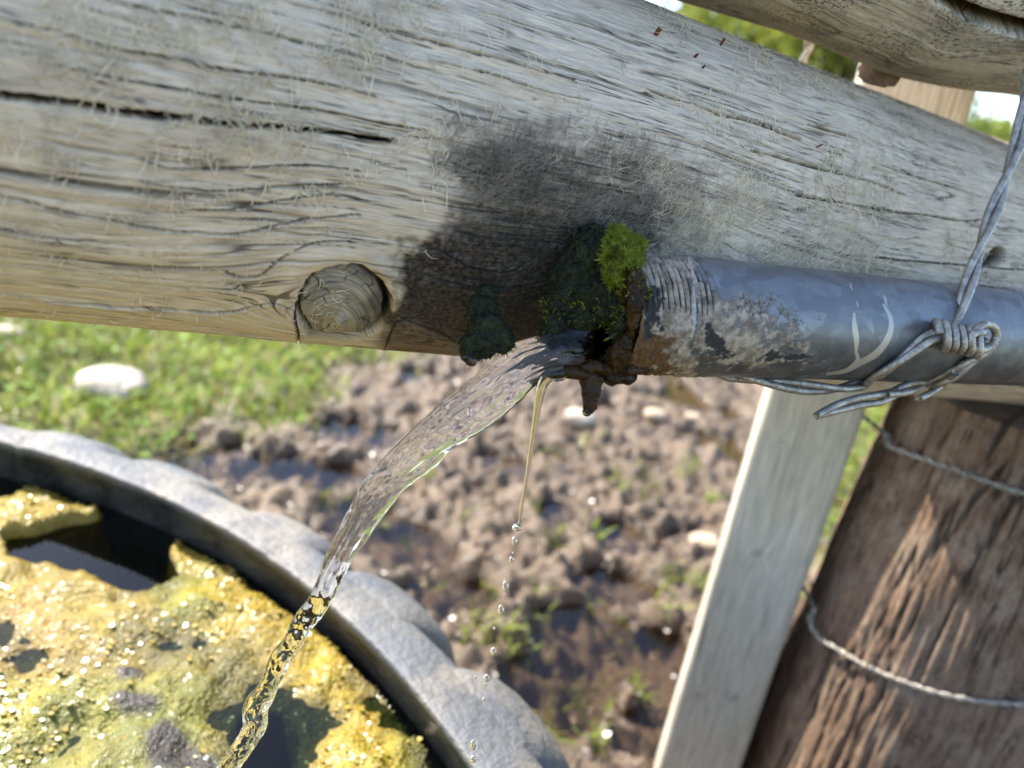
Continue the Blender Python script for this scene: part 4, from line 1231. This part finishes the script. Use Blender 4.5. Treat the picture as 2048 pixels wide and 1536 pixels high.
scale_ = np.maximum(sstep(-30, 50, polysdf(PX_, PY_, [(1385, 560), (1420, 580), (1480, 640), (1560, 690), (1600, 715), (1580, 740), (1450, 745), (1390, 700)]) + 30 * nse),
                    0.62 * sstep(-60, 60, polysdf(PX_, PY_, [(1385, 540), (1480, 560), (1560, 600), (1640, 660), (1660, 720), (1640, 740), (1400, 745)]) + 45 * nse))
scale_ = np.maximum(scale_, 0.75 * sstep(1415, 1380, PX_ + 20 * nse))
rust_ = sstep(1400, 1300, PX_ + 60 * nse) * sstep(0.1, -0.5, TA) * 0.8 + 0.5 * np.exp(-((PX_ - 1405) / 14) ** 2) * sstep(0.1, -0.1, TA)
rust_ = np.maximum(rust_, sstep(1300, 1255, PX_ + 25 * nse))
rust_ = np.maximum(rust_, 0.45 * sstep(0.2, 0.9, np.exp(-((PX_ - 1340) / 30) ** 2)) * sstep(-0.2, 0.3, TA) * (thread < 0.3))
black_ = np.maximum.reduce([0.75 * sstep(-25, 25, polysdf(PX_, PY_, [(1270, 560), (1330, 570), (1320, 690), (1275, 690)]) + 25 * nse),
                            0.8 * sstep(-18, 18, polysdf(PX_, PY_, [(1410, 640), (1455, 670), (1470, 715), (1420, 720)]) + 18 * nse),
                            0.8 * sstep(-14, 14, polysdf(PX_, PY_, [(1520, 700), (1570, 705), (1640, 710), (1600, 722), (1530, 722)]) + 14 * nse),
                            0.5 * sstep(-40, 30, polysdf(PX_, PY_, [(1430, 560), (1560, 590), (1640, 660), (1500, 640)]) + 40 * nse),
                            0.9 * (thread < 0.25) * sstep(0.046, 0.036, u) * sstep(-0.2, 0.2, TA)])
dark_side_ = sstep(0.15, -0.65, TA + 0.15 * nse) * 0.85 + 0.25 * sstep(0.9, 1.3, TA)
scr = np.zeros_like(TP)
for pts, wd in (([(1708, 628), (1709, 650), (1713, 680), (1712, 708)], 11), ([(1768, 610), (1782, 640), (1778, 672), (1755, 705), (1722, 725), (1690, 742), (1655, 748)], 13),
                ([(1712, 700), (1715, 722), (1695, 738)], 9), ([(1768, 590), (1774, 610)], 5), ([(1700, 565), (1704, 580)], 4), ([(1714, 602), (1716, 614)], 3), ([(1378, 512), (1390, 545), (1393, 590), (1390, 640), (1384, 680)], 10), ([(1400, 560), (1408, 575)], 8)):
    d, at = segdist(PX_, PY_, spline(np.array(pts, float), 40))
    scr = np.maximum(scr, sstep(wd * 0.75, wd * 0.2, d / (0.35 + 0.8 * np.sin(np.clip(at, 0.06, 0.94) * math.pi))) * vis)
z1 = np.where(vis, 1, 0)
pipe = thing('water_pipe', CP + DP * T_END - np.array([0, 0, RP]), 'galvanised steel pipe with a threaded, lime-crusted end, wired under the log', 'pipe')
Vp = CP + TP[..., None] * DP + rad_p[..., None] * (np.cos(TA)[..., None] * pe1 + np.sin(TA)[..., None] * pe2)
mesh('pipe_wall', Vp.reshape(-1, 3), gridfaces(len(tp), len(ta), wrapv=True), M['pipe'], parent=pipe,
     attrs=dict(gr=np.stack([TP, TA * RP, 0 * TP], -1).reshape(-1, 3), scale=np.clip(scale_ * z1, 0, 1).ravel(), rust=np.clip(rust_, 0, 1).ravel(), black=np.clip(black_ * z1, 0, 1).ravel(), dark_side=np.clip(dark_side_, 0, 1).ravel(), scratch=scr.ravel()))
tb = np.r_[T_END, T_END, T_END + 0.004, np.linspace(T_END + 0.03, 0.6, 10)]
rb = np.r_[RP - 0.0014, 0.0262, 0.0258, np.full(10, 0.0258)]
TB, TAb = np.meshgrid(tb, ta, indexing='ij')
Vb = CP + TB[..., None] * DP + rb[:, None, None] * (np.cos(TAb)[..., None] * pe1 + np.sin(TAb)[..., None] * pe2)
zb = np.zeros(TB.size)
mesh('pipe_bore', Vb.reshape(-1, 3), gridfaces(len(tb), len(ta), wrapv=True)[:, ::-1], M['slime'], parent=pipe)

# ------------------------------------------------------------------ tie wire
def pipe_depth(x, y):                      # depth of the pipe's near surface, or of its nearest edge, at a pixel
    d = ray(x, y); o = CAM - CP
    o2 = o - DP * (o @ DP); d2 = d - (d @ DP)[:, None] * DP
    A = (d2 * d2).sum(1); B = 2 * d2 @ o2; C = o2 @ o2 - RP * RP
    return (-B - np.sqrt(np.maximum(B * B - 4 * A * C, 0))) / (2 * A)
def pxpath(pts, n, on_pipe=False):
    p = spline(np.array(pts, float), n)
    d = pipe_depth(p[:, 0], p[:, 1]) - p[:, 2] if on_pipe else p[:, 2]
    return P(p[:, 0], p[:, 1], d)
tie = thing('tie_wire', P(f64(1920), f64(690), f64(0.425)), 'twisted galvanised wire coiled and knotted round the pipe', 'wire')
WR = 0.0021
def strand(V, Fs): return mesh('strand', V, Fs, M['wire'], parent=tie)
hang = [(2095, 20, 0.480), (2072, 100, 0.462), (2050, 190, 0.452), (2036, 280, 0.446), (2012, 355, 0.441), (1984, 430, 0.434), (1957, 505, 0.426), (1934, 575, 0.419), (1914, 640, 0.413), (1902, 672, 0.411)]
pth = pxpath(hang, 200)
for ph in (0.4, 0.4 + math.pi):
    strand(*twist(pth, 0.0021, 0.105, WR * 1.05, ph, 12))
# the coil: close turns lying along the pipe
q = np.linspace(0, 2 * math.pi * 5.2, 260)
f = np.linspace(0, 1, 260)
cpx, cpy = 1872 + 84 * f, 668 + 18 * f
base_d = pipe_depth(cpx, cpy) - 0.0085
coil = P(cpx + 8 * np.cos(q + 0.6), cpy - 25 * np.sin(q) * (1 + 0.1 * np.sin(f * 9)), base_d - 0.0060 * np.cos(q))
strand(*tube(coil, WR, 12))
# bright eye at the right of the coil
eye = [(1926, 704, 0.006), (1944, 670, 0.014), (1966, 650, 0.015), (1987, 654, 0.011), (1992, 674, 0.008), (1978, 694, 0.009), (1956, 700, 0.013), (1940, 690, 0.016), (1946, 668, 0.017), (1966, 664, 0.014)]
strand(*tube(pxpath(eye, 110, True), WR * 1.08, 12))
# pair leaving to the lower left and passing under the pipe
lead = [(1890, 668, 0.008), (1858, 676, 0.006), (1828, 698, 0.0045), (1790, 728, 0.0045), (1745, 757, 0.0045), (1690, 776, 0.002), (1630, 777, 0.0), (1570, 770, -0.002), (1520, 762, -0.006), (1470, 752, -0.014), (1430, 735, -0.022)]
pth = pxpath(lead, 220, True)
for ph in (0.2, 0.2 + math.pi):
    strand(*twist(pth, 0.0021, 0.110, WR, ph, 12))
# pair from the eye to the loose tail
tail = [(1984, 680, 0.008), (1966, 706, 0.0055), (1935, 728, 0.005), (1905, 748, 0.0045), (1868, 764, 0.0045), (1830, 772, 0.006), (1800, 782, 0.006), (1768, 793, 0.007)]
pth = pxpath(tail, 140, True)
for ph in (1.0, 1.0 + math.pi):
    strand(*twist(pth, 0.0021, 0.075, WR, ph, 12))
strand(*tube(pxpath([(1795, 782, 0.007), (1752, 790, 0.008), (1712, 797, 0.009), (1670, 811, 0.010), (1632, 832, 0.010)], 60, True), WR, 12))
strand(*tube(pxpath([(1795, 788, 0.004), (1762, 804, 0.004), (1722, 810, 0.005), (1680, 820, 0.006), (1634, 831, 0.007)], 60, True), WR, 12))
strand(*tube(pxpath([(1910, 746, 0.008), (1885, 768, 0.006), (1862, 785, 0.005), (1837, 797, 0.005)], 40, True), WR * 1.05, 12))
# the far side of the loop, glimpsed through the gap
pth = pxpath([(1640, -60, 0.56), (1628, 40, 0.60), (1617, 92, 0.62), (1604, 130, 0.635), (1590, 200, 0.66)], 80)
for ph in (0, math.pi):
    strand(*twist(pth, 0.0026, 0.09, 0.0026, ph, 10))
# from the knot behind the log upward again
# ------------------------------------------------------------------ moss and slime round the mouth
def blob(name, spheres, mat_, voxel, parent=None, noise=0.0, nfreq=200, label=None, cat=None, group=None, smooth_it=4):
    """spheres: list of (centre, radii, ) fused into one skin"""
    parts = []
    for c, rr_ in spheres:
        V, Fc = ICO3
        parts.append((V * np.asarray(rr_) + c, [Fc]))
    V, Fs = join(parts)
    me = raw_mesh(name, V, Fs, mat_)
    tmp = bpy.data.objects.new(name + '_tmp', me)
    COL.objects.link(tmp)
    rm = tmp.modifiers.new('r', 'REMESH'); rm.mode = 'VOXEL'; rm.voxel_size = voxel
    sm = tmp.modifiers.new('s', 'SMOOTH'); sm.iterations = smooth_it; sm.factor = 0.5
    dg = bpy.context.evaluated_depsgraph_get()
    ev = tmp.evaluated_get(dg).to_mesh()
    n = len(ev.vertices)
    co = np.empty(n * 3); ev.vertices.foreach_get('co', co); co = co.reshape(-1, 3)
    no = np.empty(n * 3); ev.vertices.foreach_get('normal', no); no = no.reshape(-1, 3)
    polys = np.array([p.vertices[:] for p in ev.polygons if len(p.vertices) == 4], np.int32)
    tris = np.array([p.vertices[:] for p in ev.polygons if len(p.vertices) == 3], np.int32)
    tmp.evaluated_get(dg).to_mesh_clear()
    bpy.data.objects.remove(tmp); bpy.data.meshes.remove(me)
    if noise:
        co = co + no * (noise * fbm(co[:, 0] * nfreq, co[:, 1] * nfreq, co[:, 2] * nfreq, 4, 180))[:, None]
    o = mesh(name, co, [a for a in (polys, tris) if len(a)], mat_, parent=parent)
    if label: tag(o, label, cat, group)
    return o, co, no

def S(x, y, d, rx, ry=None, rz=None):      # an ellipsoid at a pixel, radii in photo pixels
    k_ = d / F
    ry = rx if ry is None else ry; rz = (rx + ry) / 2 * 0.7 if rz is None else rz
    V = np.array([rx * k_, rz * k_, ry * k_])
    return P(f64(x), f64(y), f64(d)), V

def moss_leaves(name, co, no, n, L, W, mat_, parent, seed, up=0.5, mask=None):
    r_ = np.random.default_rng(seed)
    idx = np.arange(len(co)) if mask is None else np.flatnonzero(mask)
    if len(idx) == 0: return
    i = r_.choice(idx, n)
    d = norm(no[i] + r_.normal(0, 0.55, (n, 3)) + [0, 0, up])
    s = norm(np.cross(d, r_.normal(0, 1, (n, 3))))
    V, Fs = blades(co[i] - no[i] * 0.0004, d, s, L * r_.uniform(0.5, 1.3, n), W * r_.uniform(0.7, 1.3, n), r_.normal(0, 0.25, (n, 3)))
    tag(mesh(name, V, Fs, mat_, parent=parent), kind='stuff')

mo = thing('moss_clump', P(f64(1220), f64(560), f64(0.357)), 'moss clump on the pipe mouth, bright green at the top and black-wet below', 'moss')
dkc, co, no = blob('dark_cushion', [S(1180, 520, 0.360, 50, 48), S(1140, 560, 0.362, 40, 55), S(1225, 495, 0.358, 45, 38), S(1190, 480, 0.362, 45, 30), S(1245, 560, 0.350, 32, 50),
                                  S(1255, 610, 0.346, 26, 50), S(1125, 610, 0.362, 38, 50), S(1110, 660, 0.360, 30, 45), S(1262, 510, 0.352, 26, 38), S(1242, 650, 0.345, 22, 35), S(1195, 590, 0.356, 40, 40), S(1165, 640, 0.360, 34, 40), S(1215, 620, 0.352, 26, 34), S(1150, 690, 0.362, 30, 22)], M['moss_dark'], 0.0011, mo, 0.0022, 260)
Xm, Ym, _ = proj(co)
moss_leaves('dark_leaves', co, no, 2600, 0.0022, 0.00036, M['moss_dark'], dkc, 1, 0.2)
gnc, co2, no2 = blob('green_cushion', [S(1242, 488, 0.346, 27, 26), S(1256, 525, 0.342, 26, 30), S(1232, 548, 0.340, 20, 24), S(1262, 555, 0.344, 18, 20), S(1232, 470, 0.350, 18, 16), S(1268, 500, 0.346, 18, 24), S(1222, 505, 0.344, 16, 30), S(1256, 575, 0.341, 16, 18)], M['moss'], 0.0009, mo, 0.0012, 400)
moss_leaves('green_leaves', co2, no2, 4200, 0.0029, 0.00036, M['moss'], gnc, 2, 0.5)
_, co3, no3 = blob('moss_strand', [S(1150, 470 + k * 10, 0.361, 8, 12) for k in range(3)], M['moss_dark'], 0.0011, mo, 0.001, 300)
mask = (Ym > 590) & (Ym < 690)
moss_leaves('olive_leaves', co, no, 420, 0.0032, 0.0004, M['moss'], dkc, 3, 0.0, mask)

wc = thing('moss_clump', P(f64(965), f64(650), f64(0.345)), 'black-green wet moss hanging under the log left of the water jet', 'moss')
sp = [S(975, 590, 0.351, 26, 26, 12), S(965, 625, 0.348, 36, 36, 14), S(975, 660, 0.346, 42, 36, 16), S(960, 690, 0.346, 42, 26, 18), S(945, 705, 0.346, 28, 16, 14), S(1005, 680, 0.346, 26, 30, 14)]
mbd, co, no = blob('moss_body', sp, M['moss_dark'], 0.0011, wc, 0.0016, 300)
moss_leaves('moss_leaves', co, no, 1500, 0.0015, 0.00030, M['moss_dark'], mbd, 4, -0.4)
hd, _, _ = blob('drip', [S(938, 716, 0.345, 19, 11), S(942, 722, 0.345, 14, 12)], M['amber_water'], 0.0007, None, 0, label='amber drop hanging under the dark moss left of the jet', cat='water drop')
hd.name = 'water_drop'

sl = thing('slime_crust', P(f64(1200), f64(800), f64(0.35)), 'brown algae crust hanging below the pipe mouth', 'algae crust')
blob('lip', [S(1250, 735, 0.352, 40, 16), S(1200, 735, 0.350, 40, 16), S(1150, 745, 0.348, 36, 14), S(1110, 752, 0.347, 22, 10), S(1285, 735, 0.356, 24, 12)], M['slime'], 0.0010, sl, 0.0010, 300)
blob('long_drip', [S(1183, 760, 0.350, 26, 22), S(1182, 785, 0.350, 21, 22), S(1180, 808, 0.350, 16, 18), S(1177, 820, 0.350, 12, 10)], M['slime'], 0.0010, sl, 0.0008, 350)
blob('short_lump', [S(1225, 755, 0.353, 26, 18), S(1252, 755, 0.355, 24, 16), S(1268, 744, 0.357, 14, 9)], M['slime'], 0.0010, sl, 0.0012, 300)
rim = []
for a_ in np.linspace(-1.5, 0.75, 11):
    c_ = CP + DP * (T_END - 0.0015) + 0.0262 * (math.cos(a_) * pe1 + math.sin(a_) * pe2)
    s_ = 0.0042 + 0.0016 * math.sin(a_ * 5.3)
    rim.append((c_, (s_, s_, s_ * 1.5)))
rs, co, no = blob('rim_slime', rim, M['slime'], 0.0010, sl, 0.0016, 300)
moss_leaves('rim_leaves', co, no, 500, 0.0024, 0.00034, M['moss_dark'], rs, 9, -0.2)
moss_leaves('rim_green_leaves', co, no, 160, 0.0026, 0.00034, M['moss'], rs, 10, 0.2, proj(co)[1] < 620)
td, _, _ = blob('water_drop', [S(1174, 824, 0.3495, 10.5, 10.5)], M['amber_water'], 0.0006, None, 0, label='clear drop at the tip of the long brown drip', cat='water drop')

# ------------------------------------------------------------------ the jet
jc = np.array([(1262, 672, 30), (1215, 684, 38), (1160, 692, 44), (1100, 707, 50), (1035, 738, 58), (968, 795, 60), (905, 845, 57), (848, 893, 52), (794, 944, 46), (751, 995, 41), (716, 1048, 37), (688, 1100, 32), (664, 1150, 27),
               (640, 1200, 24), (610, 1242, 22), (583, 1285, 21), (560, 1322, 24), (538, 1370, 22), (514, 1412, 27), (506, 1456, 25), (487, 1490, 22), (450, 1540, 22), (405, 1610, 23), (360, 1690, 24)], float)
fr_ = np.interp(jc[:, 0], [360, 1262], [1.12, 0])
jd = 0.366 - 0.072 * fr_ + 0.094 * fr_**2
NJ, MJ = 460, 128
js = spline(np.c_[jc, jd], NJ)
path = P(js[:, 0], js[:, 1], js[:, 3])
halfw = js[:, 2] / F * js[:, 3] * np.interp(js[:, 0], [500, 700, 950, 1200], [1.0, 0.90, 0.80, 0.86])
Tj = norm(np.gradient(path, axis=0)); vd = norm(path - CAM)
Nj = norm(np.cross(Tj, vd)); Bj = norm(np.cross(Nj, Tj))
sj = np.r_[0, np.cumsum(np.linalg.norm(np.diff(path, axis=0), axis=1))]
aj = np.linspace(0, 2 * math.pi, MJ, endpoint=False)
SJ, AJ = np.meshgrid(sj, aj, indexing='ij')
fJ = SJ / sj[-1]
ca, sa = np.cos(AJ), np.sin(AJ)
pw = 0.62
flat = np.interp(fJ, [0, 0.25, 0.5, 0.75, 1], [0.30, 0.34, 0.52, 0.8, 0.85])
cx = np.sign(ca) * np.abs(ca) ** 0.85; sx = np.sign(sa) * np.abs(sa) ** pw * flat
tw = np.interp(fJ, [0, 0.4, 0.6, 1], [0.0, 0.15, 0.9, 2.6])
cx, sx = cx * np.cos(tw * 0.4) - sx * np.sin(tw * 0.4) * 0.6, cx * np.sin(tw * 0.4) * 0.5 + sx * np.cos(tw * 0.4)
# ripples on both faces, drawn out along the flow; beads lower down
q3 = (cx * 1.0, sx * 1.0)
rip = 0.115 * fbm(SJ * 62, cx * 2.0 + SJ * 30, sx * 1.1, 3, 201) + 0.060 * fbm(SJ * 16, cx * 5.5 + SJ * 25, sx * 1.0, 2, 207) + 0.014 * fbm(SJ * 260, cx * 6.0, sx * 2.5, 2, 202)
rip2 = 0.16 * fbm(SJ * 95, ca * 0.9, sa * 0.9, 3, 203) + 0.06 * fbm(SJ * 190, ca * 2.2, sa * 2.2, 2, 206)
mixl = sstep(0.45, 0.62, fJ)
rr_ = 1 + rip * (1 - mixl) + rip2 * mixl
edge_w = 0.15 * fbm(SJ * 48, np.sign(ca) * 3.0, 0, 3, 204) * np.abs(ca)
N_off = halfw[:, None] * (cx * (rr_ + edge_w)); B_off = halfw[:, None] * sx * (1 + (rr_ - 1) * 2.4)
JV = path[:, None] + N_off[..., None] * Nj[:, None] + B_off[..., None] * Bj[:, None]
JVt = np.vstack([JV.reshape(-1, 3), path[0], path[-1]])
k = np.arange(MJ)
jet = mesh('water_jet', JVt, [gridfaces(NJ, MJ, wrapv=True), np.stack([np.full(MJ, NJ * MJ), (k + 1) % MJ, k], -1), np.stack([np.full(MJ, NJ * MJ + 1), (NJ - 1) * MJ + k, (NJ - 1) * MJ + (k + 1) % MJ], -1)], M['water'])
tag(jet, 'clear jet of water arching from the pipe mouth down into the trough', 'water jet')

# thin trickle
tk = np.array([(1128, 744, 16), (1100, 750, 14), (1086, 768, 11), (1078, 800, 8.5), (1071, 840, 6.5), (1064, 885, 5), (1057, 930, 4), (1049, 980, 3.4), (1042, 1020, 2.6), (1038, 1045, 1.6)], float)
tks = spline(tk, 160)
tdp = 0.347 + 0.347 * np.clip((tks[:, 1] - 750) / F * 0.36, 0, 1)
tpth = P(tks[:, 0], tks[:, 1], tdp)
wob_ = 1 + 0.18 * vn(np.linspace(0, 26, 160), 0, 0, 210) * np.linspace(0.2, 1, 160)
V, Fs = tube(tpth, tks[:, 2] / F * tdp * wob_, 20)
tag(mesh('water_trickle', V, Fs, M['amber_water']), 'thin trickle running off the slime beside the jet', 'water trickle')

DR = [(1034, 1056, 10.5, 7.5, 'flattened droplet right at the end of the thin trickle'), (1029, 1083, 6, 9, 'egg-shaped droplet, second below the trickle'), (1026, 1106, 2.4, 2.4, 'speck of a droplet, third below the trickle'),
      (1023, 1120, 5, 6.5, 'small droplet, fourth below the trickle'), (1011, 1174, 7, 11, 'long droplet over the mud, fifth below the trickle'), (1009, 1190, 2.5, 2.5, 'speck of a droplet just under the fifth'),
      (1002, 1221, 7, 10, 'long droplet over the mud, seventh below the trickle'), (989, 1257, 3, 3, 'tiny droplet, eighth below the trickle'), (987, 1304, 6.5, 8, 'droplet level with the upper edge of the tyre lug'),
      (973, 1357, 7, 7, 'round droplet over the grey tyre with two specks by it'), (951, 1355, 3, 3, 'speck left of the round droplet over the tyre'), (971, 1370, 2.6, 2.6, 'speck right under the round droplet over the tyre'),
      (968, 1399, 4.2, 4.2, 'small round droplet alone over the tyre shoulder'), (946, 1491, 6, 10, 'long droplet near the bottom edge, second from the last'), (946, 1519, 6.5, 7, 'lowest droplet at the bottom edge of the picture')]
for (x, y, rx, ry, lab) in DR:
    d = 0.347 + 0.347 * (y - 750) / F * 0.36
    V, Fc = ICO3
    k_ = d / F
    V = (V[:, 0] * rx * k_)[:, None] * RT + (V[:, 1] * ry * k_ * (1 + 0.15 * V[:, 1]))[:, None] * UP + (V[:, 2] * rx * k_)[:, None] * FWD
    tag(mesh('water_drop', V + P(f64(x), f64(y), f64(d)), Fc, M['water']), lab, 'water drop', 'droplets falling below the trickle')

# ------------------------------------------------------------------ trees beyond
def tree_mesh(seed, h, spread, nleaf, leaf):
    r_ = np.random.default_rng(seed)
    parts = [tube(spline([(0, 0, -0.1), (0.03, 0.02, h * 0.3), (-0.04, 0.05, h * 0.6), (0.02, 0, h * 0.9)], 14), np.linspace(0.045 * h / 2, 0.01, 14), 8)]
    tips = []
    for i in range(11):
        a = i * 2.4 + r_.uniform(-0.4, 0.4); z0 = h * r_.uniform(0.15, 0.7)
        e = np.array([math.cos(a) * spread * r_.uniform(0.5, 1), math.sin(a) * spread * r_.uniform(0.5, 1), z0 + h * r_.uniform(0.12, 0.4)])
        parts.append(tube(spline([(0, 0, z0), e * [0.5, 0.5, 1] - [0, 0, (e[2] - z0) * 0.35], e], 8), np.linspace(0.02 * h / 2, 0.004, 8), 6))
        tips += [e, e * [0.65, 0.65, 0.97], e * [0.3, 0.3, 0.98]]
    tips.append(np.array([0, 0, h]))
    tips = np.array(tips)
    i = r_.integers(0, len(tips), nleaf)
    c = tips[i] + r_.normal(0, 1, (nleaf, 3)) * [spread * 0.24, spread * 0.24, h * 0.085]
    c[:, 2] = np.maximum(c[:, 2], 0.05)
    d = norm(r_.normal(0, 1, (nleaf, 3)) + [0, 0, -0.2]); s = norm(np.cross(d, r_.normal(0, 1, (nleaf, 3))))
    leaves = blades(c, d, s, leaf * r_.uniform(0.6, 1.4, nleaf), leaf * 0.28 * r_.uniform(0.7, 1.3, nleaf), r_.normal(0, 0.2, (nleaf, 3)))
    return join(parts), leaves
def add_tree(px, dist, h, spread, seed, label, nleaf=5200, leaf=0.085):
    d = ray(f64(px), f64(270 + (px - 1300) * 0.165))
    p = np.array([d[0], d[1]]) / math.hypot(d[0], d[1]) * dist
    t = thing('tree', (p[0], p[1], 0), label, 'tree', 'trees beyond the logs')
    (V, Fs), (V2, Fs2) = tree_mesh(seed, h, spread, nleaf, leaf)
    base = np.array([p[0], p[1], 0])
    mesh('trunk', V + base, Fs, M['bark'], parent=t)
    mesh('crown', V2 + base, Fs2, M['leaf'], parent=t)
add_tree(1340, 8.5, 2.25, 0.75, 11, 'green tree seen at the left end of the gap between the logs')
add_tree(1480, 10.5, 2.9, 0.9, 12, 'sunlit green tree seen in the middle of the gap between the logs')
add_tree(1640, 8.8, 2.5, 0.8, 13, 'yellow-green tree behind the wire in the gap between the logs')
add_tree(1780, 12.0, 2.7, 0.9, 14, 'tree behind the top of the squared post')
add_tree(2010, 9.0, 1.32, 0.9, 15, 'low tree under the blue sky right of the squared post')
